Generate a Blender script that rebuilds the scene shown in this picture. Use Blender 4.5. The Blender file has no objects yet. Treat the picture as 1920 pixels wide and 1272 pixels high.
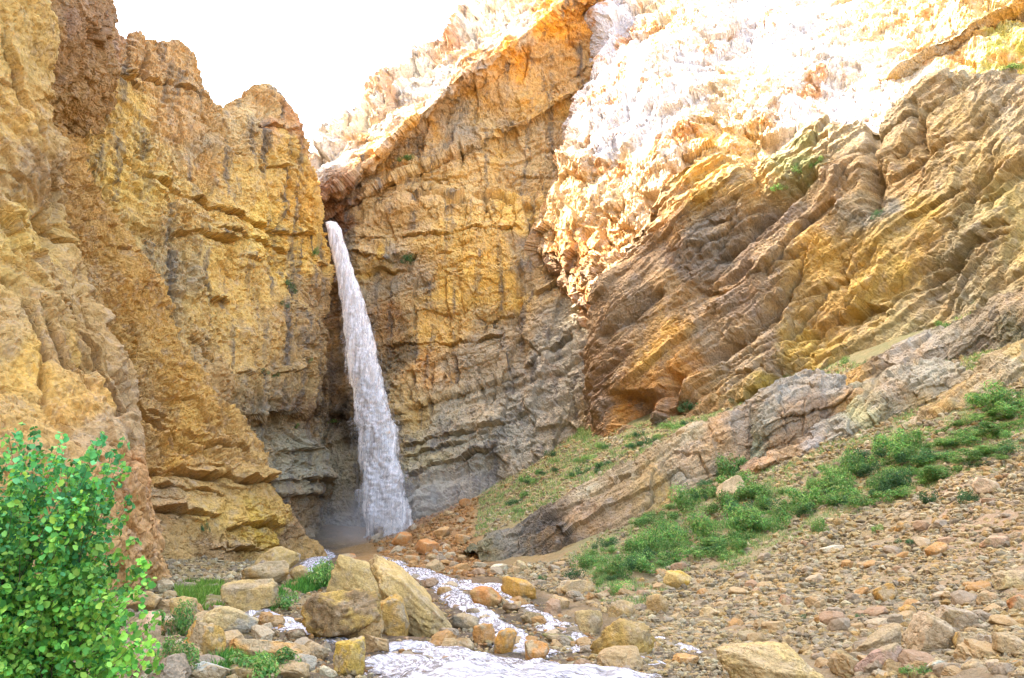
import bpy, bmesh, math, random
import numpy as np
from mathutils import Vector

# ------------------------------------------------------------------ scene, camera, light
scene = bpy.context.scene
COL = scene.collection
F = 1600.0                                   # focal length in photo pixels (1920 wide)
TH = math.atan((1080 - 636) / F)             # pitch up
CT, ST = math.cos(TH), math.sin(TH)
cam_d = bpy.data.cameras.new('camera'); cam_d.sensor_width = 36; cam_d.lens = 36 * F / 1920
cam_d.clip_end = 3000
cam = bpy.data.objects.new('camera', cam_d); COL.objects.link(cam)
cam.rotation_euler = (math.pi / 2 + TH, 0, 0)
scene.camera = cam

SUN_AZ, SUN_EL = -80.0, 45.0                 # azimuth from +Y (forward) towards +X, degrees
sdir = Vector((math.sin(math.radians(SUN_AZ)) * math.cos(math.radians(SUN_EL)),
               math.cos(math.radians(SUN_AZ)) * math.cos(math.radians(SUN_EL)),
               math.sin(math.radians(SUN_EL))))
sl = bpy.data.lights.new('sun', 'SUN'); sl.energy = 2.9; sl.angle = math.radians(0.5); sl.color = (1, 0.955, 0.90)
so = bpy.data.objects.new('sun', sl); COL.objects.link(so)
so.rotation_euler = sdir.to_track_quat('Z', 'Y').to_euler()
world = bpy.data.worlds.new('World'); scene.world = world; world.use_nodes = True
wn = world.node_tree
sky = wn.nodes.new('ShaderNodeTexSky'); sky.sky_type = 'NISHITA'; sky.sun_disc = False
sky.sun_elevation = math.radians(SUN_EL); sky.sun_rotation = math.radians(SUN_AZ)
sky.air_density = 1.0; sky.dust_density = 6.0; sky.ozone_density = 0.4
bgn = wn.nodes['Background']; wn.links.new(sky.outputs[0], bgn.inputs[0]); bgn.inputs[1].default_value = 0.15
vs = scene.view_settings
vs.view_transform = 'Standard'; vs.look = 'None'; vs.gamma = 1; vs.exposure = 3.68; vs.use_curve_mapping = False
scene.cycles.max_bounces = 6; scene.cycles.diffuse_bounces = 4; scene.cycles.transparent_max_bounces = 16
scene.cycles.volume_bounces = 1; scene.cycles.use_denoising = True

RNG = np.random.default_rng(7)
random.seed(7)

# ------------------------------------------------------------------ helpers: projection
def P(px, py, Y):
    px, py, Y = np.asarray(px, float), np.asarray(py, float), np.asarray(Y, float)
    xc, yc = (px - 960) / F, (636 - py) / F
    y = CT - yc * ST; z = ST + yc * CT
    t = Y / y
    return np.stack([xc * t, Y + 0 * t, z * t], -1)

def proj(p):
    x, y, z = p[..., 0], p[..., 1], p[..., 2]
    d = np.maximum(y * CT + z * ST, 0.5); u = -y * ST + z * CT
    return 960 + F * x / d, 636 - F * u / d

def lin(c):
    c = np.asarray(c, float) / 255.0
    return np.where(c <= 0.04045, c / 12.92, ((c + 0.055) / 1.055) ** 2.4)
ALB = 0.74
def A(c):
    v = lin(c); m = v.mean(); return np.maximum(m + (v - m) * 0.96, 0.004) * ALB * np.array([0.96, 1.05, 1.02])

# ------------------------------------------------------------------ helpers: noise
M32 = np.uint32(0xFFFFFFFF)
def _h(ix, iy, iz, seed):
    h = (ix.astype(np.uint32) * np.uint32(374761393) + iy.astype(np.uint32) * np.uint32(668265263)
         + iz.astype(np.uint32) * np.uint32(2147483647 & 1274126177) + np.uint32((seed * 974634599) & 0xFFFFFFFF))
    h ^= h >> np.uint32(13); h *= np.uint32(1274126177); h ^= h >> np.uint32(16); h *= np.uint32(2246822519); h ^= h >> np.uint32(15)
    return h
G12 = np.array([[1,1,0],[-1,1,0],[1,-1,0],[-1,-1,0],[1,0,1],[-1,0,1],[1,0,-1],[-1,0,-1],
                [0,1,1],[0,-1,1],[0,1,-1],[0,-1,-1],[1,1,0],[-1,1,0],[0,-1,1],[0,-1,-1]], np.float32)
def gnoise(p, seed=0):
    p = np.asarray(p, np.float32); sh = p.shape[:-1]; p = p.reshape(-1, 3)
    i = np.floor(p).astype(np.int32); f = p - i; w = f * f * f * (f * (f * 6 - 15) + 10)
    out = np.zeros(len(p), np.float32)
    for dx in (0, 1):
        wx = w[:, 0] if dx else 1 - w[:, 0]
        for dy in (0, 1):
            wy = w[:, 1] if dy else 1 - w[:, 1]
            for dz in (0, 1):
                wz = w[:, 2] if dz else 1 - w[:, 2]
                g = G12[_h(i[:, 0] + dx, i[:, 1] + dy, i[:, 2] + dz, seed) & np.uint32(15)]
                out += wx * wy * wz * (g[:, 0] * (f[:, 0] - dx) + g[:, 1] * (f[:, 1] - dy) + g[:, 2] * (f[:, 2] - dz))
    return out.reshape(sh)
def fbm(p, octs=4, seed=0, gain=0.5, ridged=False):
    a, s, o = 1.0, 0.0, 0
    q = np.asarray(p, np.float32)
    for k in range(octs):
        n = gnoise(q, seed + k * 17)
        o = o + a * ((1 - 2 * np.abs(n)) - 0.5 if ridged else n)
        a *= gain; q = q * 2.03 + 11.7
    return o
def rnd(ix, seed):
    z = np.zeros_like(ix)
    return (_h(ix, z, z, seed) >> np.uint32(8)).astype(np.float32) / 16777216.0
def worley(p, seed=0):
    p = np.asarray(p, np.float32); sh = p.shape[:-1]; p = p.reshape(-1, 3)
    i = np.floor(p).astype(np.int32)
    n = len(p); f1 = np.full(n, 9.0, np.float32); f2 = np.full(n, 9.0, np.float32)
    idh = np.zeros(n, np.uint32); vec = np.zeros((n, 3), np.float32)
    for dx in (-1, 0, 1):
        for dy in (-1, 0, 1):
            for dz in (-1, 0, 1):
                cx, cy, cz = i[:, 0] + dx, i[:, 1] + dy, i[:, 2] + dz
                h = _h(cx, cy, cz, seed)
                v = np.stack([p[:, 0] - cx - (h & np.uint32(1023)).astype(np.float32) / 1023,
                              p[:, 1] - cy - ((h >> np.uint32(10)) & np.uint32(1023)).astype(np.float32) / 1023,
                              p[:, 2] - cz - ((h >> np.uint32(20)) & np.uint32(1023)).astype(np.float32) / 1023], -1)
                d = (v * v).sum(-1)
                near = d < f1
                f2 = np.where(near, f1, np.minimum(f2, d))
                f1 = np.where(near, d, f1); idh = np.where(near, h, idh); vec[near] = v[near]
    z = idh.view(np.int32)
    return np.sqrt(f1).reshape(sh), np.sqrt(f2).reshape(sh), z.reshape(sh), vec.reshape(sh + (3,))

def smooth(a, b, x):
    t = np.clip((x - a) / (b - a), 0, 1); return t * t * (3 - 2 * t)

# rock relief: big swell + beds + jointed blocks + fissures + fine chips (all in metres, along the surface normal)
def relief(p, bed=(0, 0, 1), thick=2.5, bed_amp=0.7, aniso=(1, 1, 0.8), blocks=((3.0, 0.5), (1.1, 0.3), (0.5, 0.13)), swell=1.6, swell_l=14,
           fine=0.15, fine_l=0.9, seed=0, crack=0.35, tilt=0.6, warp=1.0, fissure=0.0, fis_l=(2.6, 2.6, 16.0), layers=((1, 1.0), (0.31, 0.40), (0.12, 0.15))):
    p = np.asarray(p, np.float32)
    q = p + warp * np.stack([gnoise(p / 5.0, seed + 1), gnoise(p / 5.0, seed + 2), gnoise(p / 5.0, seed + 3)], -1) \
          + 0.22 * np.stack([gnoise(p / 0.8, seed + 4), gnoise(p / 0.8, seed + 5), gnoise(p / 0.8, seed + 6)], -1)
    d = swell * fbm(p / swell_l, 3, seed + 10)
    b = np.asarray(bed, np.float32); b = b / np.linalg.norm(b)
    s = q @ b
    for sd, (lt, la) in enumerate(layers, 21):
        T, a = thick * lt, bed_amp * la
        if a <= 0: continue
        u = s / T; i = np.floor(u).astype(np.int32); f = u - i
        r = rnd(i, seed + sd) - 0.5; r2 = rnd(i + 1, seed + sd) - 0.5
        w = smooth(0.85, 1.0, f)
        fade = 0.25 + 1.5 * smooth(-0.25, 0.35, gnoise(p / (5 * T + 2) + 5.5, seed + sd + 5))
        d = d + a * 2 * ((r * (1 - w) + r2 * w)) * fade - a * 0.45 * np.exp(-((f - 0.93) / 0.06) ** 2) * fade
    ax = np.cross(b, np.array([0.3, 1, 0.1], np.float32)); ax /= np.linalg.norm(ax); ay = np.cross(b, ax)
    B = np.stack([ax, ay, b], -1)
    lq = q @ B
    for k, (sc, am) in enumerate(blocks):
        L = np.array(aniso, np.float32) * sc
        f1, f2, ii, v = worley(lq / L + 3.3 * k, seed + 31 + k)
        r = rnd(ii, 5) - 0.5
        t = np.stack([rnd(ii, 6) - 0.5, rnd(ii, 7) - 0.5, rnd(ii, 8) - 0.5], -1)
        am2 = am * (0.25 + 1.2 * smooth(-0.3, 0.35, gnoise(p / (4 * sc + 2) + 2.2, seed + 40 + k)))
        d = d + am2 * (r * 1.1 + tilt * 2.2 * (t * v).sum(-1))
        ck = smooth(-0.1, 0.3, gnoise(p / (2 * sc + 1) + 7.7, seed + 45 + k))
        d = d - crack * am2 * ck * np.exp(-((f2 - f1) / 0.08) ** 2)
    if fissure:
        m = gnoise(q / np.array(fis_l, np.float32), seed + 70)
        d = d - fissure * np.exp(-(m / 0.035) ** 2) * smooth(-0.1, 0.3, gnoise(p / 7.0, seed + 71))
        d = d + fissure * 0.5 * np.sign(m) * np.minimum(1, np.abs(m) / 0.06)
    d = d + fine * fbm(p / fine_l, 4, seed + 50, 0.6, ridged=True)
    return d

# ------------------------------------------------------------------ helpers: meshes
def cr(pts, n, t=None):
    """Catmull-Rom resample of (k,3) points at n uniform parameters"""
    pts = np.asarray(pts, float); k = len(pts)
    t = np.linspace(0, k - 1, n) if t is None else t
    i = np.clip(np.floor(t).astype(int), 0, k - 2); f = (t - i)[:, None]
    e = np.vstack([2 * pts[:1] - pts[1:2], pts, 2 * pts[-1:] - pts[-2:-1]])
    a, b, c, d = e[i], e[i + 1], e[i + 2], e[i + 3]
    cub = 0.5 * ((2 * b) + (c - a) * f + (2 * a - 5 * b + 4 * c - d) * f ** 2 + (3 * b - a - 3 * c + d) * f ** 3)
    return 0.35 * cub + 0.65 * (b * (1 - f) + c * f)

def loft(curves, ns, nt, blur=2):
    """curves: list of (k,3) world arrays -> (nt', ns, 3) grid"""
    C_ = [cr(c, 400) for c in curves]
    # uniform arc length along s on the mean curve
    m = sum(C_) / len(C_); L = np.r_[0, np.cumsum(np.linalg.norm(np.diff(m, axis=0), axis=1))]
    tt = np.interp(np.linspace(0, L[-1], ns), L, np.arange(400))
    C_ = [np.stack([np.interp(tt, np.arange(400), c[:, j]) for j in range(3)], -1) for c in C_]
    seg = np.array([np.linalg.norm(C_[i + 1] - C_[i], axis=1).mean() for i in range(len(C_) - 1)])
    cnt = np.maximum(2, np.round(nt * seg / seg.sum()).astype(int))
    rows = []
    for i, n in enumerate(cnt):
        w = np.arange(n) / n
        rows.append(C_[i][None] * (1 - w)[:, None, None] + C_[i + 1][None] * w[:, None, None])
    rows.append(C_[-1][None])
    g = np.concatenate(rows, 0)
    for _ in range(blur):
        h = g.copy()
        h[1:-1] = (g[:-2] + 2 * g[1:-1] + g[2:]) / 4
        k = h.copy()
        k[:, 1:-1] = (h[:, :-2] + 2 * h[:, 1:-1] + h[:, 2:]) / 4
        g = k
    return g

def grid_normals(g):
    du = np.gradient(g, axis=1); dv = np.gradient(g, axis=0)
    n = np.cross(du, dv); n /= np.maximum(np.linalg.norm(n, axis=-1, keepdims=True), 1e-9)
    return n

def mesh_obj(name, verts, faces, mat, col=None, parent=None, smooth_sh=True, uv=None):
    """faces: (m,3) or (m,4) int array"""
    verts = np.asarray(verts, np.float32).reshape(-1, 3); faces = np.asarray(faces, np.int32)
    me = bpy.data.meshes.new(name); k = faces.shape[1]
    me.vertices.add(len(verts)); me.vertices.foreach_set('co', verts.ravel())
    me.loops.add(faces.size); me.loops.foreach_set('vertex_index', faces.ravel())
    me.polygons.add(len(faces)); me.polygons.foreach_set('loop_start', np.arange(0, faces.size, k, dtype=np.int32))
    me.polygons.foreach_set('use_smooth', np.full(len(faces), bool(smooth_sh)))
    me.update(calc_edges=True)
    if col is not None:
        a = me.color_attributes.new('Col', 'FLOAT_COLOR', 'POINT')
        c4 = np.ones((len(verts), 4), np.float32); c4[:, :3] = np.asarray(col).reshape(-1, 3); a.data.foreach_set('color', c4.ravel())
    if mat: me.materials.append(mat)
    o = bpy.data.objects.new(name, me); COL.objects.link(o)
    if parent: o.parent = parent
    return o

def grid_faces(nr, nc, flip=False):
    i = np.arange(nr - 1)[:, None] * nc + np.arange(nc - 1)[None]
    f = np.stack([i, i + 1, i + nc + 1, i + nc], -1).reshape(-1, 4)
    return f[:, ::-1] if flip else f

def tag(o, label=None, cat=None, group=None, kind=None):
    if label: o['label'] = label
    if cat: o['category'] = cat
    if group: o['group'] = group
    if kind: o['kind'] = kind
    return o

def idw(px, py, samples, wob=26, seed=0, p3=None, power=3.0):
    """colour field from (px,py,(r,g,b)) samples given as sRGB of the rock in shade"""
    if p3 is not None and wob:
        px = px + wob * 2 * fbm(p3 / 5.0, 3, seed + 61); py = py + wob * 2 * fbm(p3 / 5.0 + 9, 3, seed + 62)
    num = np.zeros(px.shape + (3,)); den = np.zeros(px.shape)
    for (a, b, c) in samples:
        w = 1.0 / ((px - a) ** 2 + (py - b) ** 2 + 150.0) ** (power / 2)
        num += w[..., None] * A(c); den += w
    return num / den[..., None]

# ------------------------------------------------------------------ materials
def new_mat(name):
    m = bpy.data.materials.new(name); m.use_nodes = True
    nt = m.node_tree; b = nt.nodes['Principled BSDF']
    return m, nt, b
def node(nt, t, **kw):
    n = nt.nodes.new(t)
    for k, v in kw.items():
        if hasattr(n, k): setattr(n, k, v)
        else: n.inputs[k].default_value = v
    return n
def ramp(nt, fac, stops):
    r = nt.nodes.new('ShaderNodeValToRGB'); e = r.color_ramp.elements
    while len(e) < len(stops): e.new(0.5)
    for el, (p, c) in zip(e, stops):
        el.position = p; el.color = (c, c, c, 1) if isinstance(c, (int, float)) else (*c, 1)
    nt.links.new(fac, r.inputs[0]); return r.outputs[0]
def mix(nt, a, b, fac, mode='MIX'):
    m = nt.nodes.new('ShaderNodeMix'); m.data_type = 'RGBA'; m.blend_type = mode
    for s, v in ((m.inputs[0], fac), (m.inputs[6], a), (m.inputs[7], b)):
        if hasattr(v, 'links'): nt.links.new(v, s)
        else: s.default_value = (v if isinstance(v, (int, float)) else (*v, 1))
    return m.outputs[2]

def rock_mat(name, s=1.0, base=None, grey=(0.24, 0.205, 0.165), ochre=(0.40, 0.215, 0.06), bump=0.35, streak=0.0, rough=0.9, bd=0.3, och=(0.50, 0.68, 0.30)):
    m, nt, b = new_mat(name)
    tc = nt.nodes.new('ShaderNodeTexCoord'); co = tc.outputs['Object']
    if base is None:
        at = node(nt, 'ShaderNodeAttribute', attribute_name='Col'); c = at.outputs['Color']
    else:
        rgb = nt.nodes.new('ShaderNodeRGB'); rgb.outputs[0].default_value = (*base, 1); c = rgb.outputs[0]
    def noise(scale, detail=6, rough_=0.6, vec=co):
        n = node(nt, 'ShaderNodeTexNoise'); n.inputs['Scale'].default_value = scale; n.inputs['Detail'].default_value = detail
        n.inputs['Roughness'].default_value = rough_; nt.links.new(vec, n.inputs['Vector']); return n.outputs['Fac']
    n1 = noise(0.22 * s, 8, 0.65); n2 = noise(0.9 * s, 8, 0.7); n3 = noise(5.0 * s, 6, 0.7)
    c = mix(nt, c, ochre, ramp(nt, n1, [(och[0], 0.0), (och[1], och[2])]))
    c = mix(nt, c, grey, ramp(nt, n2, [(0.50, 0.0), (0.72, 0.55)]))
    c = mix(nt, c, ramp(nt, n3, [(0.25, 0.55), (0.5, 1.0), (0.75, 1.35)]), 1.0, 'MULTIPLY')
    c = mix(nt, c, ramp(nt, n2, [(0.30, 0.75), (0.45, 1.0), (0.8, 1.12)]), 1.0, 'MULTIPLY')
    if streak:
        mp = nt.nodes.new('ShaderNodeMapping'); mp.inputs['Scale'].default_value = (1.0, 1.0, 0.07); nt.links.new(co, mp.inputs[0])
        n4 = noise(0.75 * s, 6, 0.6, mp.outputs[0])
        c = mix(nt, c, (0.10, 0.085, 0.07), ramp(nt, n4, [(0.52, 0.0), (0.66, streak)]))
        n5 = noise(1.1 * s, 5, 0.6, mp.outputs[0])
        c = mix(nt, c, (0.50, 0.34, 0.15), ramp(nt, n5, [(0.58, 0.0), (0.72, streak * 0.6)]))
    nt.links.new(c, b.inputs['Base Color']); b.inputs['Roughness'].default_value = rough
    b.inputs['Specular IOR Level'].default_value = 0.2
    vo = node(nt, 'ShaderNodeTexVoronoi'); vo.feature = 'DISTANCE_TO_EDGE'; vo.inputs['Scale'].default_value = 1.3 * s
    nm = node(nt, 'ShaderNodeTexNoise'); nm.inputs['Scale'].default_value = 1.2 * s; nt.links.new(co, nm.inputs['Vector'])
    ad = node(nt, 'ShaderNodeVectorMath', operation='ADD'); nt.links.new(co, ad.inputs[0]); nt.links.new(nm.outputs['Color'], ad.inputs[1])
    nt.links.new(ad.outputs[0], vo.inputs['Vector'])
    cr_ = ramp(nt, vo.outputs['Distance'], [(0.0, 0.0), (0.07, 0.5), (0.5, 0.62)])
    hsum = node(nt, 'ShaderNodeMath', operation='ADD'); nt.links.new(n3, hsum.inputs[0]); nt.links.new(cr_, hsum.inputs[1])
    bp = nt.nodes.new('ShaderNodeBump'); bp.inputs['Strength'].default_value = bump; bp.inputs['Distance'].default_value = bd
    nt.links.new(hsum.outputs[0], bp.inputs['Height']); nt.links.new(bp.outputs[0], b.inputs['Normal'])
    return m

MAT = {}
MAT['cliff_rough'] = rock_mat('ochre_rubbly_limestone', 1.0, bump=0.5)
MAT['cliff_wall'] = rock_mat('streaked_limestone', 0.8, bump=0.4, streak=0.8)
MAT['cliff_sun'] = rock_mat('pale_limestone', 0.9, bump=0.5, ochre=(0.42, 0.20, 0.05), grey=(0.50, 0.45, 0.41), och=(0.53, 0.60, 0.8))  # orange patches paint the slope's unlit bits into its colour
MAT['cliff_bed'] = rock_mat('bedded_limestone', 0.9, bump=0.5, grey=(0.20, 0.175, 0.15), streak=0.25)
MAT['ledge'] = rock_mat('ledge_limestone', 1.6, bump=0.4, streak=0.4, bd=0.15)
MAT['ground'] = rock_mat('scree_ground', 4.0, bump=0.6, grey=(0.26, 0.20, 0.15), ochre=(0.36, 0.20, 0.08), bd=0.08)
MAT['stone'] = rock_mat('boulder_limestone', 3.0, bump=0.7, grey=(0.38, 0.31, 0.22), ochre=(0.48, 0.29, 0.11), bd=0.06)

# ------------------------------------------------------------------ cliffs
def cv(*pts): return P([p[0] for p in pts], [p[1] for p in pts], [p[2] for p in pts])
def off(c, v, w=None):
    v = np.asarray(v, float)
    return c + (v if w is None else v[None] * np.asarray(w)[:, None])

def rock_sheet(name, curves, ns, nt, mat, samples, rel, blur=2, flip=None, wob=26, seed=0, label=None, cat=None, kind='structure', amp_fn=None, soft=0):
    g = loft(curves, ns, nt, blur)
    n = grid_normals(g)
    mid = g[g.shape[0] // 2, g.shape[1] // 2]
    # normals towards the viewer's side
    s = -np.sign((n * g).sum(-1).mean())
    fl = s < 0
    if flip: s = -s; fl = not fl
    n = n * s
    d = relief(g, seed=seed, **rel)
    px, py = proj(g)
    if amp_fn is not None: d = amp_fn(g, px, py, d)
    for _ in range(soft):
        d[1:-1] = (d[:-2] + 2 * d[1:-1] + d[2:]) / 4; d[:, 1:-1] = (d[:, :-2] + 2 * d[:, 1:-1] + d[:, 2:]) / 4
    v = g + n * d[..., None]
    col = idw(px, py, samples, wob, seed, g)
    o = mesh_obj(name, v, grid_faces(g.shape[0], g.shape[1], flip=not fl), mat, col, smooth_sh=False)
    tag(o, label, cat, None, kind)
    return o

def lines(g, px, py, L):
    """joints and ledges placed one by one: (points, width px, depth m, kind) - kind 0 open joint, 1 overhanging ledge above the line"""
    d = np.zeros(px.shape)
    wx = px + 7 * gnoise(g / 1.6, 301) + 3 * gnoise(g / 0.5, 302); wy = py + 7 * gnoise(g / 1.6, 303) + 3 * gnoise(g / 0.5, 304)
    for pts, w, dep, kind in L:
        best = np.full(px.shape, 1e9); sg = np.zeros(px.shape); tt = np.zeros(px.shape); n = len(pts) - 1
        for k in range(n):
            (x0, y0), (x1, y1) = pts[k], pts[k + 1]; L2 = (x1 - x0) ** 2 + (y1 - y0) ** 2
            t = np.clip(((wx - x0) * (x1 - x0) + (wy - y0) * (y1 - y0)) / L2, 0, 1)
            dd = np.hypot(wx - x0 - t * (x1 - x0), wy - y0 - t * (y1 - y0)); near = dd < best
            best = np.where(near, dd, best); tt = np.where(near, (k + t) / n, tt)
            sg = np.where(near, np.sign((wx - x0) * (y1 - y0) - (wy - y0) * (x1 - x0)), sg)   # + above for a line drawn left to right
        e = smooth(0, 0.1, tt) * smooth(1, 0.9, tt) * (0.45 + 1.1 * smooth(-0.3, 0.3, gnoise(g / 2.5, 305)))
        if kind == 0: d = d - dep * e * np.exp(-(best / w) ** 2)
        else: d = d + dep * e * np.where(sg > 0, np.exp(-(best / (3.2 * w)) ** 2), -np.exp(-(best / w) ** 2))
    return d

# -- left main wall
st = [-250, 0, 100, 160, 205, 238, 250, 345, 420, 430, 500, 538, 590, 606]
def row(ys, ds): return cv(*zip(st, ys, ds))
top_y = [-420, -200, -40, 26, 36, 95, 66, 92, 186, 180, 168, 225, 330, 392]
top_d = [66, 70, 73, 76, 78, 80, 81, 86, 91, 92, 97, 101, 106, 110]
sky_c = row(top_y, top_d)
c1 = row([y + 40 for y in top_y[:-1]] + [430], [d - 1.5 for d in top_d])
c2 = row([100, 250, 330, 390, 410, 425, 430, 445, 450, 452, 458, 465, 500, 520], [60, 65, 69, 72, 74, 76, 77, 82, 87, 88, 93.5, 98, 105, 111])
c3 = row([400, 500, 600, 700, 740, 760, 765, 775, 778, 780, 778, 770, 760, 755], [55, 60, 64, 67, 69, 71, 72, 77, 82.5, 84, 90.5, 95.5, 103.5, 111])
c4 = row([420, 520, 620, 720, 760, 780, 785, 795, 798, 800, 798, 790, 780, 775], [57, 62, 66, 69, 71, 73, 74, 79.5, 85.5, 87, 94, 99.5, 107, 114])
c5 = row([1120] * 14, [52, 57, 61, 65, 67, 69, 70, 76, 82.5, 84, 91.5, 97, 104, 112])
LN1 = [([(270, 320), (330, 362), (378, 380), (440, 402), (520, 430), (600, 445)], 5, 0.7, 1), ([(318, 440), (352, 430), (400, 446), (450, 452)], 6, 0.9, 1), ([(350, 455), (357, 520), (352, 600)], 4, 1.0, 0), ([(388, 430), (470, 445), (560, 470)], 4, 0.45, 1),
       ([(400, 556), (440, 562)], 5, 0.7, 1), ([(410, 478), (520, 490), (590, 480)], 3, 0.3, 1), ([(270, 70), (276, 140), (262, 150)], 4, 1.0, 0), ([(418, 190), (436, 215)], 5, 1.2, 0), ([(300, 150), (303, 250), (306, 340)], 3, 0.5, 0), ([(215, 140), (300, 150), (400, 190)], 4, 0.4, 1),
       ([(470, 235), (520, 240), (545, 250)], 4, 0.5, 1), ([(500, 315), (545, 312)], 4, 0.5, 1), ([(600, 540), (585, 640), (580, 720)], 4, 0.6, 0), ([(420, 690), (500, 700), (580, 690)], 3, 0.3, 1), ([(240, 240), (250, 330), (275, 420)], 5, 0.7, 0), ([(150, 130), (230, 150), (290, 180)], 5, 0.5, 1),
       ([(500, 850), (570, 842), (640, 850)], 5, 0.5, 1), ([(500, 905), (570, 898), (690, 905)], 5, 0.9, 1), ([(500, 930), (580, 925), (690, 930)], 5, 0.6, 1)]
rock_sheet('cliff_face', [off(sky_c, (-30, 30, -8)), off(sky_c, (-6, 8, 0.0)), sky_c, c1, c2, c3, c4, c5], 620, 640, MAT['cliff_wall'],
    [(60, 200, (213, 160, 85)), (190, 60, (182, 139, 110)), (300, 110, (203, 154, 100)), (330, 220, (213, 160, 100)), (360, 260, (182, 149, 110)),
     (230, 200, (224, 175, 90)), (280, 280, (228, 182, 100)), (250, 330, (230, 182, 90)), (480, 220, (213, 175, 120)), (530, 235, (198, 139, 95)),
     (520, 300, (223, 175, 95)), (570, 380, (230, 170, 77)), (450, 380, (222, 172, 93)), (380, 340, (213, 162, 97)), (480, 420, (237, 188, 93)),
     (560, 470, (235, 180, 83)), (400, 520, (226, 175, 90)), (330, 520, (177, 144, 100)), (450, 560, (230, 175, 87)), (530, 620, (193, 144, 83)),
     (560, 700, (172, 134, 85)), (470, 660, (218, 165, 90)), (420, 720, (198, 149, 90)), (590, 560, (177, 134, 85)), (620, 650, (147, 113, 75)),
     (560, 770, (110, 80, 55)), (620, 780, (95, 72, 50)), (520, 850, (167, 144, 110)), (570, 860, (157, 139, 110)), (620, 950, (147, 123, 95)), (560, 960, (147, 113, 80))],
    dict(bed=(0.10, 0.05, 1), thick=4.6, bed_amp=0.42, aniso=(1.2, 1, 0.8), blocks=((4.5, 0.6), (1.4, 0.34), (0.6, 0.28), (0.28, 0.09)), swell=2.0, swell_l=16, fine=0.16, fissure=0.5), blur=2, seed=3, amp_fn=lambda g, px, py, d: d + lines(g, px, py, LN1),
    label='tall ochre cliff face with a smooth streaked wall left of the waterfall', cat='cliff')

# -- rubbly spur in front of it
E = [(70, 200, 66), (180, 380, 70), (290, 540, 75), (345, 650, 77), (435, 775, 80), (478, 850, 80), (503, 905, 80), (535, 965, 80.5), (592, 1040, 82), (610, 1120, 82)]
Mi = [(20, 260, 60), (110, 450, 64), (200, 620, 67), (240, 720, 68), (310, 820, 70), (345, 890, 70), (370, 940, 70.5), (400, 1000, 71), (430, 1060, 72), (440, 1140, 72)]
Le = [(-60, 320, 54), (20, 520, 56), (90, 700, 58), (120, 800, 58.5), (150, 880, 59), (165, 940, 59), (175, 980, 59.5), (185, 1020, 60), (190, 1080, 60), (190, 1160, 60)]
Ee = cv(*E)
LN2 = [([(215, 888), (300, 880), (380, 886), (470, 905), (520, 900)], 6, 0.8, 1), ([(280, 945), (350, 962), (420, 965)], 5, 0.8, 1), ([(420, 990), (480, 985), (530, 990)], 6, 1.0, 1), ([(290, 905), (360, 912), (430, 930)], 4, 0.4, 1), ([(390, 1028), (450, 1030), (530, 1026)], 4, 0.5, 1), ([(425, 930), (428, 1030)], 4, 0.6, 0), ([(500, 940), (528, 1030)], 4, 0.5, 0),
       ([(455, 845), (478, 890)], 4, 0.6, 0), ([(230, 560), (290, 680), (380, 820), (440, 900)], 7, 0.5, 0), ([(310, 580), (330, 700), (400, 800)], 5, 0.4, 0), ([(340, 820), (420, 830), (470, 850)], 5, 0.5, 1), ([(210, 760), (300, 790), (350, 820)], 5, 0.5, 1), ([(416, 1050), (420, 1090)], 9, 1.6, 0)]
rock_sheet('cliff_spur', [cv(*Le), cv(*Mi), Ee, off(Ee, (-2, 7, 0)), off(Ee, (-14, 18, 0))], 560, 560, MAT['cliff_rough'],
    [(100, 400, (205, 150, 80)), (200, 480, (205, 150, 75)), (250, 560, (212, 152, 72)), (220, 660, (200, 150, 85)), (300, 640, (216, 158, 76)),
     (330, 720, (222, 160, 72)), (270, 760, (192, 142, 82)), (380, 800, (220, 158, 68)), (440, 830, (205, 150, 80)), (320, 850, (222, 155, 62)),
     (480, 880, (200, 150, 82)), (260, 920, (205, 150, 92)), (330, 890, (190, 148, 100)), (420, 960, (222, 168, 80)), (490, 1000, (225, 172, 62)),
     (330, 1000, (208, 158, 92)), (250, 1050, (205, 160, 100)), (400, 1060, (180, 135, 85)), (550, 1000, (150, 110, 70)), (120, 560, (190, 145, 90))],
    dict(bed=(-0.25, 0.1, 1), thick=3.0, bed_amp=0.2, aniso=(1.1, 1, 0.8), blocks=((3.5, 0.5), (1.2, 0.42), (0.5, 0.28), (0.25, 0.10)), swell=2.2, swell_l=11, fine=0.2, fine_l=0.8), blur=3, seed=11, amp_fn=lambda g, px, py, d: d * (1 - 0.55 * smooth(860, 900, py)) + lines(g, px, py, LN2),
    label='rubbly ochre spur at the foot of the cliff above the green bush', cat='cliff spur')

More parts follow.
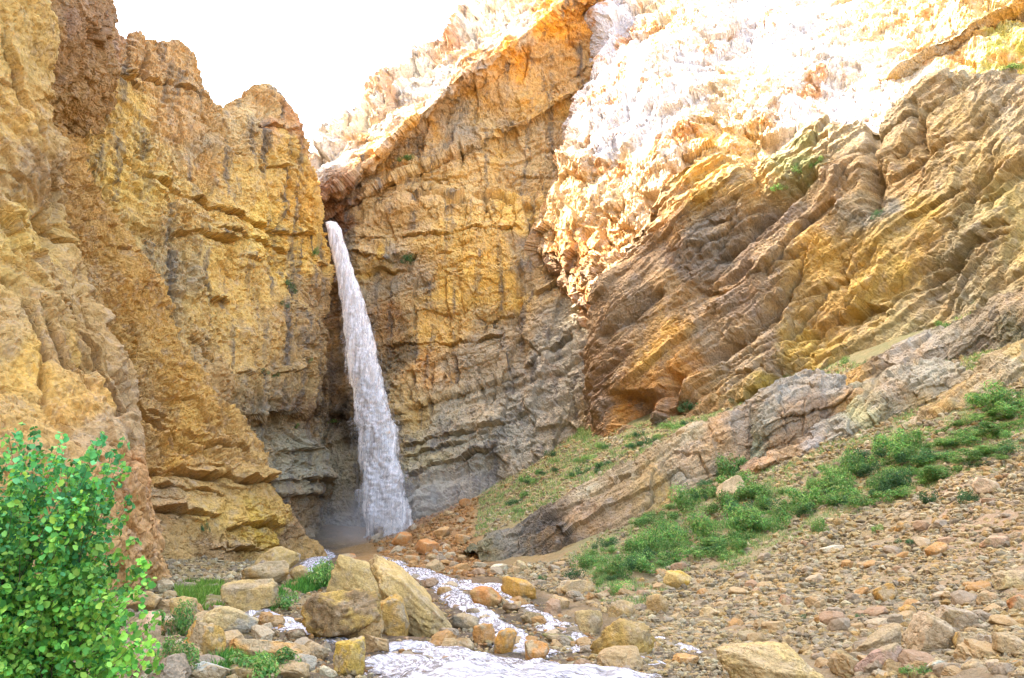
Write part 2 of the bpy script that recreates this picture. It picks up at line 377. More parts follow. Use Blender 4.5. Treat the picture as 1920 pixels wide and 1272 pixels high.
# -- near left ribs (two leaning slabs) and the pillar, its overhang shade put into the colour
LN4 = [([(62, 60), (84, 300), (100, 430), (150, 560), (215, 690), (290, 840)], 7, 0.9, 0), ([(0, 200), (50, 310), (110, 430), (190, 560), (270, 700)], 9, 0.46, 1), ([(-40, 330), (20, 440), (70, 540), (150, 650), (230, 770), (290, 850)], 9, 0.55, 1),
       ([(84, 390), (96, 425), (108, 465)], 11, 2.6, 0), ([(0, 0), (30, 120), (60, 240), (80, 330)], 7, 0.38, 1), ([(0, 520), (50, 590), (75, 680), (80, 780)], 6, 1.0, 0), ([(-20, 120), (20, 220), (60, 300)], 6, 0.29, 1), ([(130, 520), (190, 620), (250, 720)], 6, 0.34, 1), ([(60, 560), (120, 670), (170, 740)], 6, 0.38, 1)]
def rib(name, E, w, dn, samples, seed, label, amp=0.7):
    Ec = cv(*E)
    Mc = cv(*[(p[0] - w * 0.45, p[1] + 0.1 * w, p[2] - dn * 0.55) for p in E]); Lc = cv(*[(p[0] - w, p[1] + 0.2 * w, p[2] - dn) for p in E])
    rock_sheet(name, [Lc, Mc, Ec, off(Ec, (-1, 4, 0)), off(Ec, (-8, 12, 0))], 800, 520, MAT['cliff_rough'], samples,
        dict(bed=(0.8, 0.15, 0.6), thick=2.8, bed_amp=0.3, layers=((1, 1.0), (0.31, 0.25)), aniso=(1.4, 1.2, 0.65), blocks=((2.6, 0.4), (0.9, 0.26), (0.35, 0.14)), swell=1.8, swell_l=9, fine=0.14, fine_l=0.6), blur=3, seed=seed, label=label, cat='rock rib', soft=1, amp_fn=lambda g, px, py, d: d + lines(g, px, py, LN4))
rs = [(30, 60, (205, 160, 88)), (20, 250, (212, 160, 82)), (60, 330, (178, 135, 85)), (40, 450, (214, 165, 82)), (110, 560, (195, 148, 88)), (20, 600, (196, 150, 90)),
      (60, 680, (232, 172, 78)), (150, 640, (188, 140, 82)), (120, 760, (222, 160, 76)), (180, 800, (190, 148, 100)), (230, 760, (185, 140, 90)), (60, 760, (214, 160, 84)), (250, 880, (215, 150, 90))]
rib('rock_rib', [(60, -200, 52), (66, 0, 52), (72, 150, 52), (84, 300, 51.5), (100, 430, 51), (150, 560, 50.5), (210, 680, 50), (262, 800, 49.5), (290, 930, 49), (300, 1150, 48.5)], 420, 12, rs, 23,
    'leaning ochre rock rib running down the left side of the gorge')
rib('rock_rib', [(-90, 60, 43), (-30, 300, 43), (10, 420, 43), (52, 520, 42.5), (84, 600, 42), (120, 665, 41.5), (176, 740, 41), (225, 830, 40.5), (250, 950, 40), (260, 1150, 40)], 420, 10, rs, 29,
    'lower leaning rock rib just above the leafy green bush')
pr = cv((156, -260, 62), (158, -60, 62), (156, 20, 62), (148, 80, 63), (132, 150, 64), (108, 235, 67))
pl = cv((96, -260, 57), (92, -60, 57), (90, 20, 57.5), (86, 80, 58.5), (80, 150, 60), (76, 235, 63))
pll = cv((20, -260, 56), (16, -60, 56), (14, 20, 57), (20, 80, 58.5), (30, 150, 60), (40, 235, 63))
rock_sheet('rock_pillar', [off(pll, (-3, 10, 0)), pll, pl, pr, off(pr, (-0.5, 4, 0)), off(pr, (-4, 14, 0))], 300, 300, MAT['cliff_rough'],
    [(100, 20, (174, 129, 78)), (140, 40, (156, 116, 89)), (95, 60, (202, 148, 75)), (125, 110, (170, 123, 75)), (60, 90, (152, 123, 86)), (80, 160, (184, 137, 78))],  # darker browns carry the shade of the overhang
    dict(bed=(0.1, 0, 1), thick=3, bed_amp=0.3, aniso=(0.7, 0.7, 1.6), blocks=((2.0, 0.5), (0.8, 0.3), (0.4, 0.12)), swell=0.8, swell_l=8, fine=0.12, fissure=0.3), blur=3, seed=37,
    label='overhanging rock pillar with shade in its dark brown colour at the top of the left cliff', cat='rock pillar')

# -- unseen shoulder left of the view, added with heights shaped to shade the gorge
mx = [(-56, -90), (-54, -20), (-54, 20), (-58, 45), (-62, 66), (-66, 82), (-72, 95), (-78, 103), (-86, 112), (-96, 124), (-112, 140)]
mh = [150, 160, 175, 190, 195, 190, 178, 160, 148, 150, 140]
mb = np.array([[x, y, -8] for (x, y) in mx], float); mtp = np.array([[x - 14, y + 4, h] for (x, y), h in zip(mx, mh)], float)
mbk = np.array([[x - 90, y + 30, h - 30] for (x, y), h in zip(mx, mh)], float)
rock_sheet('shade_mountain', [mbk, mtp, mb], 160, 160, MAT['cliff_rough'], [(0, 0, (205, 150, 80))],
    dict(thick=4, bed_amp=0.6, blocks=((5, 1.2), (2, 0.6)), swell=4, swell_l=25, fine=0.4), blur=2, seed=41)

# -- back wall behind the waterfall with its sunlit crest
sk = cv((575, 330, 121), (588, 312, 122), (625, 245, 126), (690, 188, 129), (740, 143, 131), (800, 104, 133), (860, 52, 135), (925, 0, 136), (985, -32, 136), (1060, -55, 136), (1180, -80, 137))
lp = cv((580, 392, 112), (600, 374, 112.5), (640, 350, 113), (690, 307, 113), (741, 254, 113), (811, 196, 113), (866, 140, 113), (921, 110, 113.5), (988, 60, 114), (1050, 6, 115), (1140, -36, 117))
lp2 = cv((581, 400, 114), (602, 384, 115), (644, 364, 117), (695, 322, 117.5), (744, 276, 117.5), (808, 225, 117.5), (868, 180, 117.5), (930, 148, 118), (996, 100, 118), (1066, 50, 119), (1150, 0, 121))
rt = cv((582, 410, 114), (604, 392, 115.5), (648, 372, 117), (700, 334, 117.5), (748, 302, 117.5), (806, 270, 117.5), (872, 236, 117.5), (953, 194, 118), (1008, 145, 118), (1085, 98, 119), (1160, 60, 121))
l2 = cv((582, 420, 114.5), (606, 404, 115), (650, 384, 115.6), (704, 352, 115.6), (752, 328, 115.6), (815, 301, 115.6), (888, 268, 115.8), (990, 224, 116.2), (1045, 190, 117), (1100, 160, 118), (1170, 120, 120))
l3 = cv((583, 432, 115), (608, 416, 116), (651, 396, 117.2), (705, 364, 117.4), (753, 342, 117.4), (816, 316, 117.4), (889, 284, 117.6), (991, 240, 118), (1046, 206, 118.8), (1101, 176, 119.5), (1172, 140, 121))
w1 = cv((584, 460, 115.5), (610, 450, 116), (654, 420, 115.8), (710, 392, 116), (760, 375, 116), (822, 372, 116), (892, 372, 116), (985, 365, 116.3), (1040, 350, 116.6), (1095, 330, 117), (1180, 300, 119))
w1b = cv((584, 470, 115), (610, 460, 115.4), (654, 432, 113.8), (710, 404, 113.8), (760, 386, 113.8), (822, 384, 113.8), (892, 384, 114), (985, 378, 114.4), (1040, 365, 115), (1095, 350, 115.5), (1180, 320, 118))
w2 = cv((586, 560, 115), (612, 560, 115.4), (660, 520, 114.5), (720, 505, 113.5), (770, 500, 113), (830, 500, 112.8), (900, 500, 112.8), (970, 495, 113), (1030, 480, 113), (1090, 470, 113), (1180, 460, 115))
w3 = cv((588, 660, 114.8), (614, 660, 115), (668, 645, 114), (730, 640, 113), (780, 640, 112.4), (840, 640, 112), (910, 638, 111.5), (975, 625, 111), (1035, 600, 110), (1100, 570, 109), (1180, 550, 111))
w4 = cv((590, 770, 114.5), (616, 772, 114.5), (672, 772, 113.5), (735, 765, 112.5), (790, 755, 111.6), (845, 738, 110.8), (915, 715, 110), (980, 695, 109), (1040, 670, 107.5), (1105, 640, 105.5), (1180, 600, 107))
w4b = cv((590, 782, 116), (616, 784, 116), (672, 784, 115), (735, 778, 113.8), (790, 768, 112.8), (845, 750, 111.8), (915, 727, 110.8), (980, 706, 109.6), (1040, 680, 108), (1105, 650, 106), (1180, 610, 107))
w5 = cv((590, 930, 114), (618, 930, 114), (676, 925, 113), (740, 915, 111.5), (800, 900, 110), (860, 880, 108.4), (930, 850, 107), (990, 815, 105.5), (1050, 775, 104), (1110, 740, 102.5), (1180, 700, 104))
w6 = cv((590, 1090, 113), (620, 1090, 113), (680, 1085, 111), (745, 1060, 108.5), (810, 1030, 106.5), (870, 1000, 105), (940, 970, 103.5), (1000, 930, 102), (1060, 890, 101), (1115, 850, 100), (1180, 820, 100))
LN3 = [([(690, 645), (760, 640), (840, 642), (960, 625)], 4, 0.5, 1), ([(808, 680), (806, 745)], 4, 0.8, 0), ([(772, 690), (770, 755)], 4, 0.7, 0), ([(975, 490), (970, 600), (985, 700)], 6, 0.7, 0), ([(990, 380), (1005, 470)], 7, 1.0, 0), ([(760, 375), (850, 382), (920, 370), (975, 378)], 5, 0.9, 1), ([(905, 350), (912, 400)], 4, 0.6, 0),
       ([(650, 440), (760, 446), (900, 430), (980, 436)], 4, 0.4, 1), ([(650, 470), (730, 490), (860, 470)], 3, 0.35, 1), ([(780, 550), (770, 620)], 4, 0.5, 0), ([(860, 500), (868, 600)], 3, 0.4, 0), ([(740, 850), (850, 820), (950, 800), (1010, 760)], 4, 0.5, 1), ([(760, 900), (860, 868), (960, 840)], 5, 0.6, 1), ([(730, 870), (820, 850), (940, 810)], 3, 0.4, 1),
       ([(980, 690), (1040, 660), (1100, 610)], 4, 0.5, 1), ([(1000, 560), (1050, 540), (1110, 500)], 5, 0.6, 1), ([(690, 500), (760, 505), (780, 480)], 6, 0.8, 1), ([(960, 200), (940, 300)], 3, 0.5, 0), ([(860, 270), (868, 340)], 3, 0.5, 0), ([(740, 700), (690, 660)], 4, 0.4, 1), ([(900, 720), (915, 780)], 4, 0.4, 0)]
def amp_c(g, px, py, d):
    crest = smooth(118.5, 124, g[..., 1])
    f1, f2, ii, vv = worley(g / np.array([3.2, 3.2, 5.0]), 78); f1b, f2b, iib, vvb = worley(g / np.array([1.4, 1.4, 2.2]), 79)
    pin = 1.8 * fbm(g / 5.0, 4, 77, 0.62, ridged=True) + 3.4 * (rnd(ii, 3) - 0.5) + 1.3 * (rnd(iib, 3) - 0.5) - 0.8 * np.exp(-((f2 - f1) / 0.1) ** 2)
    return d * (1 - 0.3 * crest) + crest * pin + lines(g, px, py, LN3)
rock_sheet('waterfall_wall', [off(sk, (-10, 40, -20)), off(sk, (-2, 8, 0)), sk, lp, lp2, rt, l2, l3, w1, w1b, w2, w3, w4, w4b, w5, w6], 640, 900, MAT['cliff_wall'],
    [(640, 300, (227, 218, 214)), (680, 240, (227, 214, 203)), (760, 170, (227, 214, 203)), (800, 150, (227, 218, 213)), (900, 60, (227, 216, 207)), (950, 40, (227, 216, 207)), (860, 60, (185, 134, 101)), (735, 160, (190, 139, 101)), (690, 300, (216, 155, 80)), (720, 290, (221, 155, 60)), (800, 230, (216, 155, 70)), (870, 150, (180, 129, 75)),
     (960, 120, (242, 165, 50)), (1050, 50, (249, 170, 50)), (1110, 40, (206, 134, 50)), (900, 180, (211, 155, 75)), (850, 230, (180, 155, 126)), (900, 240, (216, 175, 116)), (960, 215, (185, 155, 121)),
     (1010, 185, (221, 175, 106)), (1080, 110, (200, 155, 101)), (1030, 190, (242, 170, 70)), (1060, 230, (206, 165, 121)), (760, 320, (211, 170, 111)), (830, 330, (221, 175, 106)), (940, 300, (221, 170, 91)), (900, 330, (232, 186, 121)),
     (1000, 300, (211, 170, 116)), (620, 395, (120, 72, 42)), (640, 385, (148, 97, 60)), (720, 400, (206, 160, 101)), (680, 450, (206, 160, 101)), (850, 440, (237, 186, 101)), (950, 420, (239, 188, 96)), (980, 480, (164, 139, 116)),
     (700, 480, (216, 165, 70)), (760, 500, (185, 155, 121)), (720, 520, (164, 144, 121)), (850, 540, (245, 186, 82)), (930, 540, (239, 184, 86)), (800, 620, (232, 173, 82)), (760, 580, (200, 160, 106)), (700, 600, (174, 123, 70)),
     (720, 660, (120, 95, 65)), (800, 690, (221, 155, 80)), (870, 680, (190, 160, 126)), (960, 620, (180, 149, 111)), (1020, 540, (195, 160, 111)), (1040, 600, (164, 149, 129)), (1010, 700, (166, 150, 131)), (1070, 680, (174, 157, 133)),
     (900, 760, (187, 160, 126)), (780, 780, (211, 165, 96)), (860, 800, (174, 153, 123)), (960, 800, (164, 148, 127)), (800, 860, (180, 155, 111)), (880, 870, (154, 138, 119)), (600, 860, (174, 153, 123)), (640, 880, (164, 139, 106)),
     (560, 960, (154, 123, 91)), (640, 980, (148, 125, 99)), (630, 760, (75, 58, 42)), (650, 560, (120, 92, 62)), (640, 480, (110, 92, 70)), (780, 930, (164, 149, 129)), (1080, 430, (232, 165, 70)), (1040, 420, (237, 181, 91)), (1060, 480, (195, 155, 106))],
    dict(bed=(-0.28, 0.0, 1), thick=4.6, bed_amp=0.5, aniso=(1.3, 1, 0.9), blocks=((5.0, 0.5), (1.5, 0.28), (0.55, 0.20)), swell=1.6, swell_l=15, fine=0.15, fissure=0.5, crack=0.25), blur=2, seed=51, amp_fn=amp_c,
    label='banded back wall of the gorge behind the waterfall under a sunlit crest', cat='cliff wall')

# -- sunlit slope upper right
drows = [(-330, 1150, 166), (-120, 1142, 140), (40, 1132, 119), (100, 1128, 115.5), (150, 1092, 113.5), (200, 1078, 112), (250, 1070, 111.2), (300, 1044, 110.6), (390, 1006, 110.4), (470, 998, 110.2), (545, 1086, 105.5), (720, 1116, 104)]
dxs = np.array([0, 14, 60, 130, 220, 320, 430, 550, 680, 850, 1150.0]); dys = np.array([0, -2.2, -5.2, -8.6, -12.2, -15.4, -18, -20.6, -23.6, -28, -36])
def dcurve(y, l, d):
    base = P(l + dxs, np.full(len(dxs), y), d + dys)
    return np.vstack([base[:1] + [[1.5, 16, 0]], base[:1] + [[0.0, 5, 0]], base])
dl = [dcurve(*r) for r in drows]
def amp_d(g, px, py, d): return d + 0.5 * fbm(np.stack([g[..., 0] / 5.0, g[..., 1] / 5.0, g[..., 2] / 8.0], -1), 2, 97, 0.5, ridged=True)
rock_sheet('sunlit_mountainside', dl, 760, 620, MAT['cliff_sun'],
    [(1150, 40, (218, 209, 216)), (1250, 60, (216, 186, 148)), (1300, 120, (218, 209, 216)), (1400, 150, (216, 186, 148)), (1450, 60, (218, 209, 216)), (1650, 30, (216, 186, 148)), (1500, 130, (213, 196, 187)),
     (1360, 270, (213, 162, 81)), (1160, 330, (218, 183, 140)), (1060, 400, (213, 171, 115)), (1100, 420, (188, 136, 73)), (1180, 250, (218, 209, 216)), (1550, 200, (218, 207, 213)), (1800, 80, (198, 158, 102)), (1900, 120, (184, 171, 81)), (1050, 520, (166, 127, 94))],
    dict(bed=(-0.5, 0.1, 0.85), thick=5, bed_amp=0.25, aniso=(1.0, 1.0, 1.5), blocks=((4.5, 1.1), (1.7, 0.55), (0.7, 0.28), (0.32, 0.11)), swell=2.8, swell_l=13, fine=0.12, fine_l=0.7, tilt=0.75), blur=3, seed=61, amp_fn=amp_d, soft=0,
    label='bright sunlit mountainside of pale limestone high on the right', cat='mountainside')

# -- dark band at the top right
tb = cv((1636, 215, 92), (1650, 160, 92), (1680, 125, 91.5), (1730, 92, 91), (1790, 58, 90), (1850, 25, 89), (1912, -5, 88), (2050, -60, 86))
bb = cv((1640, 257, 96.5), (1660, 247, 96.5), (1690, 227, 96.0), (1735, 202, 95.5), (1795, 172, 94.5), (1855, 134, 93.5), (1915, 106, 92.5), (2050, 52, 90.5))
rock_sheet('rock_band', [off(tb, (4, 16, -1)), off(tb, (1, 5, 0.5)), tb, bb, off(bb, (1, -3, -6))], 300, 150, MAT['cliff_bed'],
    [(1660, 170, (180, 150, 110)), (1700, 160, (215, 165, 80)), (1760, 90, (165, 145, 120)), (1830, 60, (180, 145, 100)), (1880, 40, (205, 150, 70)), (1910, 50, (130, 115, 105)), (1720, 120, (175, 150, 120))],
    dict(bed=(-0.35, 0.25, 0.9), thick=3, bed_amp=0.3, blocks=((3.5, 0.4), (1.1, 0.25), (0.5, 0.1)), swell=1.0, swell_l=8, fine=0.1), blur=2, seed=67,
    label='shaded brown rock band under the top right corner of the sunlit slope', cat='rock band')

# -- right shaded cliff with tilted beds
rc = cv((1106, 830, 97), (1084, 700, 96), (1104, 600, 95.5), (1122, 545, 95), (1158, 492, 94), (1192, 420, 93), (1232, 352, 92), (1285, 304, 91), (1350, 292, 90), (1410, 330, 88), (1462, 300, 86), (1520, 248, 85),
        (1585, 240, 83), (1636, 236, 81), (1690, 200, 78), (1755, 152, 75), (1835, 148, 72), (1925, 165, 68), (2120, 150, 60))
r1 = cv((1112, 830, 95), (1096, 720, 93.5), (1120, 620, 92.5), (1145, 570, 92), (1185, 520, 91), (1222, 450, 90), (1262, 395, 89), (1312, 350, 88), (1372, 335, 87), (1425, 365, 86), (1475, 340, 84), (1535, 300, 82),
        (1595, 290, 80), (1645, 285, 78), (1700, 250, 75.5), (1765, 215, 72.5), (1840, 210, 69.5), (1930, 225, 65.5), (2120, 210, 58))
r2 = cv((1118, 835, 93), (1112, 760, 91.5), (1150, 690, 90.5), (1185, 650, 89.5), (1230, 610, 88.5), (1275, 560, 87.5), (1318, 515, 86.2), (1365, 480, 85), (1420, 460, 83.6), (1470, 460, 82.2), (1520, 445, 80.4), (1580, 420, 78.3),
        (1635, 400, 76), (1690, 385, 74), (1745, 360, 71.5), (1805, 335, 68.6), (1870, 325, 65.6), (1940, 325, 62), (2120, 310, 55))
r3 = cv((1122, 838, 92), (1135, 790, 90.2), (1190, 730, 88), (1230, 690, 87), (1285, 655, 85.8), (1330, 620, 84.6), (1375, 590, 83), (1425, 560, 81.5), (1475, 545, 80), (1520, 540, 78.5), (1565, 525, 76.7), (1620, 505, 74.5),
        (1675, 490, 72.2), (1725, 480, 70), (1775, 460, 67.6), (1830, 440, 65), (1890, 430, 62), (1955, 425, 58.6), (2130, 410, 52))
r4 = cv((1125, 870, 91), (1160, 850, 89), (1230, 820, 85), (1290, 795, 82.5), (1345, 770, 80.5), (1395, 745, 79), (1440, 725, 77.4), (1490, 705, 75.8), (1535, 690, 74.2), (1580, 685, 72.5), (1625, 675, 70.5), (1675, 660, 68.5),
        (1725, 640, 66.3), (1775, 625, 64), (1820, 605, 61.8), (1870, 590, 59.4), (1920, 570, 56.8), (1980, 550, 53.6), (2140, 510, 48))
r5 = off(r4, (1, -2, -10))
def amp_r(g, px, py, d):
    # deep diagonal clefts following the beds and the upright gully
    def cleft(x0, y0, x1, y1, w, dep):
        t = np.clip(((px - x0) * (x1 - x0) + (py - y0) * (y1 - y0)) / ((x1 - x0) ** 2 + (y1 - y0) ** 2), 0, 1)
        dist = np.hypot(px - x0 - t * (x1 - x0), py - y0 - t * (y1 - y0)) + 10 * gnoise(g / 3.0, 88)
        return dep * np.exp(-(dist / w) ** 2) * smooth(0, 0.12, t) * smooth(1, 0.88, t)
    return d - cleft(1340, 490, 1545, 322, 11, 2.4) - cleft(1640, 200, 1650, 420, 12, 2.0) - cleft(1290, 720, 1480, 560, 9, 1.8) - cleft(1300, 555, 1420, 500, 8, 1.2) \
        - cleft(1120, 640, 1250, 545, 9, 1.4) - cleft(1720, 190, 1740, 300, 9, 1.2) - cleft(1560, 600, 1800, 470, 9, 1.0) - cleft(1190, 800, 1190, 735, 34, 2.8) - cleft(1260, 790, 1275, 700, 16, 2.2) \
        + cleft(1500, 350, 1700, 300, 26, 1.4) + cleft(1330, 600, 1620, 380, 18, 1.1)
rock_sheet('bedded_cliff', [off(rc, (10, 18, -6)), off(rc, (3, 5, 0.3)), rc, r1, r2, r3, r4, r5], 1300, 900, MAT['cliff_bed'],
    [(1180, 480, (149, 115, 82)), (1250, 400, (166, 123, 77)), (1330, 330, (202, 153, 67)), (1400, 350, (181, 137, 74)), (1280, 480, (140, 114, 94)), (1340, 440, (130, 112, 94)), (1300, 550, (181, 142, 97)), (1200, 560, (145, 118, 90)), (1150, 640, (149, 115, 82)),
     (1180, 700, (155, 122, 86)), (1170, 770, (202, 137, 55)), (1210, 780, (193, 126, 55)), (1250, 640, (202, 150, 71)), (1265, 720, (201, 137, 64)), (1250, 780, (125, 102, 82)), (1130, 760, (132, 110, 94)), (1330, 640, (160, 136, 110)), (1420, 480, (149, 123, 101)), (1400, 560, (149, 122, 98)),
     (1480, 420, (145, 122, 104)), (1560, 330, (149, 126, 101)), (1500, 310, (129, 126, 74)), (1530, 270, (157, 129, 90)), (1600, 350, (157, 129, 97)), (1560, 450, (165, 129, 82)), (1540, 500, (202, 153, 71)), (1560, 570, (184, 142, 78)), (1450, 660, (157, 129, 101)), (1460, 710, (181, 150, 67)),
     (1520, 640, (189, 150, 71)), (1640, 240, (160, 137, 105)), (1660, 330, (177, 142, 94)), (1645, 400, (125, 114, 97)), (1700, 300, (160, 129, 86)), (1760, 200, (155, 134, 101)), (1820, 260, (164, 134, 86)), (1880, 190, (158, 136, 105)), (1700, 420, (177, 142, 72)), (1680, 500, (189, 150, 71)), (1620, 560, (193, 153, 74)),
     (1780, 440, (149, 127, 86)), (1820, 480, (137, 120, 90)), (1880, 430, (181, 153, 94)), (1880, 350, (160, 137, 82)), (1760, 540, (149, 134, 105)), (1680, 600, (168, 146, 101)), (1860, 560, (157, 134, 94)), (1760, 620, (149, 131, 109)), (1900, 600, (140, 118, 86)), (1640, 640, (165, 137, 90))],
    dict(bed=(-0.46, 0.33, 0.82), thick=3.6, bed_amp=0.85, aniso=(1.7, 1.7, 0.55), blocks=((5.0, 0.9), (1.8, 0.45), (0.6, 0.17)), swell=1.8, swell_l=14, fine=0.11, fine_l=0.6, warp=0.8, tilt=0.7, crack=0.7, layers=((1, 1.0), (0.33, 0.42), (0.12, 0.17))), blur=2, seed=71, amp_fn=amp_r, soft=1,
    label='shaded cliff of steeply tilted brown and grey beds on the right', cat='cliff')

# ------------------------------------------------------------------ ground
gpts = [(0, 1272, 12), (300, 1272, 16), (700, 1272, 17.5), (960, 1272, 18), (1300, 1272, 18), (1600, 1272, 16.5), (1920, 1272, 13.5), (2300, 1300, 11), (-300, 1300, 10),
        (300, 1180, 24), (600, 1165, 28), (900, 1165, 28), (1150, 1165, 28), (1400, 1150, 28), (1700, 1120, 27), (1920, 1090, 23), (2300, 1040, 20), (0, 1180, 20),
        (250, 1090, 45), (430, 1090, 46), (700, 1075, 50), (900, 1080, 46), (1100, 1060, 46), (1300, 1020, 45), (1500, 970, 43), (1700, 920, 40), (1920, 870, 36), (2300, 780, 32), (0, 1110, 36),
        (560, 1050, 80), (640, 1043, 96), (700, 1015, 104), (770, 985, 106), (800, 1003, 92), (870, 965, 92), (800, 1045, 68), (890, 1040, 64),
        (950, 940, 90), (1040, 868, 93), (1110, 805, 94), (960, 985, 70), (1050, 930, 72), (1120, 880, 75), (1220, 815, 80), (1290, 780, 83),
        (1000, 1050, 58.5), (1160, 985, 56), (1290, 930, 55), (1430, 845, 58), (1600, 790, 54), (1800, 725, 50), (1920, 690, 46), (1420, 780, 72), (1550, 700, 72), (1900, 590, 56), (2300, 500, 45)]
gw = P([p[0] for p in gpts], [p[1] for p in gpts], [p[2] for p in gpts])
extra = np.array([[0, 0, -2.0], [-8, 2, -1.6], [8, 4, -1.2], [25, 5, 7], [-25, 5, 3], [0, -30, -5], [30, -30, 5], [-30, -30, 3], [-45, 40, 5], [-40, 60, 4], [-36, 80, 4], [0, -120, -12], [70, 60, 32], [-30, 105, 6], [-20, 130, 8], [30, 130, 30], [80, 0, 30], [-80, 0, 20], [90, 110, 45], [-90, 100, 20], [0, 180, 15]], float)
gp = np.vstack([gw, extra])
def _tps(r2): return np.where(r2 > 1e-9, r2 * np.log(np.maximum(r2, 1e-9)), 0)
_n = len(gp)
_K = _tps(((gp[:, None, :2] - gp[None, :, :2]) ** 2).sum(-1)); _K += np.eye(_n) * 40.0
_Q = np.c_[np.ones(_n), gp[:, :2]]
_W = np.linalg.solve(np.block([[_K, _Q], [_Q.T, np.zeros((3, 3))]]), np.r_[gp[:, 2], 0, 0, 0])
def ground_z(x, y, rough=True):
    x = np.asarray(x, float); y = np.asarray(y, float); sh = x.shape
    xf, yf = x.ravel(), y.ravel()
    r = np.hypot(xf, yf); k = np.minimum(1, 150 / np.maximum(r, 1)); xf, yf = xf * k, yf * k
    z = _W[_n] + _W[_n + 1] * xf + _W[_n + 2] * yf
    for i in range(_n):
        z = z + _W[i] * _tps((xf - gp[i, 0]) ** 2 + (yf - gp[i, 1]) ** 2)
    if rough:
        p = np.stack([xf, yf, 0 * xf], -1)
        z = z + 0.35 * fbm(p / 5.0, 3, 201) * smooth(4, 18, r)
    return z.reshape(sh)
_gx0, _gy0, _gs = -70.0, -2.0, 0.25
_GX, _GY = np.meshgrid(np.arange(-70, 90.01, _gs), np.arange(-2, 134.01, _gs)); _GZ = ground_z(_GX, _GY); _ground_full = ground_z
def ground_z(x, y):
    x = np.asarray(x, float); y = np.asarray(y, float)
    u = np.clip((x - _gx0) / _gs, 0, _GX.shape[1] - 1.001); w = np.clip((y - _gy0) / _gs, 0, _GX.shape[0] - 1.001)
    i, j = u.astype(int), w.astype(int); a, b = u - i, w - j
    return (_GZ[j, i] * (1 - a) + _GZ[j, i + 1] * a) * (1 - b) + (_GZ[j + 1, i] * (1 - a) + _GZ[j + 1, i + 1] * a) * b
def ground_hit(px, py):
    """first meeting of the pixel ray with the ground (vectorised) -> (n,3)"""
    px = np.atleast_1d(np.asarray(px, float)); py = np.atleast_1d(np.asarray(py, float))
    ys = np.geomspace(6, 125, 140); best = np.full(len(px), np.nan); lo = np.full(len(px), 6.0); done = np.zeros(len(px), bool)
    for a, b in zip(ys[:-1], ys[1:]):
        q = P(px, py, np.full(len(px), b)); hit = (~done) & (q[:, 2] < ground_z(q[:, 0], q[:, 1]))
        if hit.any():
            l, h = np.full(hit.sum(), a), np.full(hit.sum(), b)
            for _ in range(10):
                m = (l + h) / 2; q2 = P(px[hit], py[hit], m); bl = q2[:, 2] < ground_z(q2[:, 0], q2[:, 1])
                h = np.where(bl, m, h); l = np.where(bl, l, m)
            best[hit] = h; done |= hit
        if done.all(): break
    return P(px, py, np.where(np.isnan(best), 124.0, best)), done

def in_poly(px, py, poly):
    poly = np.asarray(poly, float); c = np.zeros(np.shape(px), bool); j = len(poly) - 1
    for i in range(len(poly)):
        xi, yi, xj, yj = *poly[i], *poly[j]
        c ^= ((yi > py) != (yj > py)) & (px < (xj - xi) * (py - yi) / (yj - yi + 1e-9) + xi); j = i
    return c

angs = np.radians(np.r_[np.linspace(-180, -52, 60)[:-1], np.linspace(-52, 52, 900), np.linspace(52, 180, 60)[1:]])
dist = np.r_[np.geomspace(1.0, 130, 640), np.geomspace(140, 900, 24)]
GA, GD = np.meshgrid(angs, dist)
gx, gy = GD * np.sin(GA), GD * np.cos(GA)
gz = _ground_full(gx, gy)
gq = np.stack([gx, gy, gz], -1)
vis = smooth(5, 14, GD) * (GD < 131)
f1, f2, ii, v = worley(gq[:664, :] / 0.55, 207)
f1b, f2b, iib, vb = worley(gq / 0.22, 209)
gz = gz + vis * (0.10 * (0.6 - f1) * (rnd(ii, 3) > 0.35) + 0.05 * (0.6 - f1b)) + vis * 0.10 * fbm(gq / 1.3, 3, 211)
gpx, gpy = proj(gq)
front = (GD < 131) & (np.abs(GA) < 1.2)
gcol = np.empty(gq.shape); gcol[:] = A((190, 150, 105))
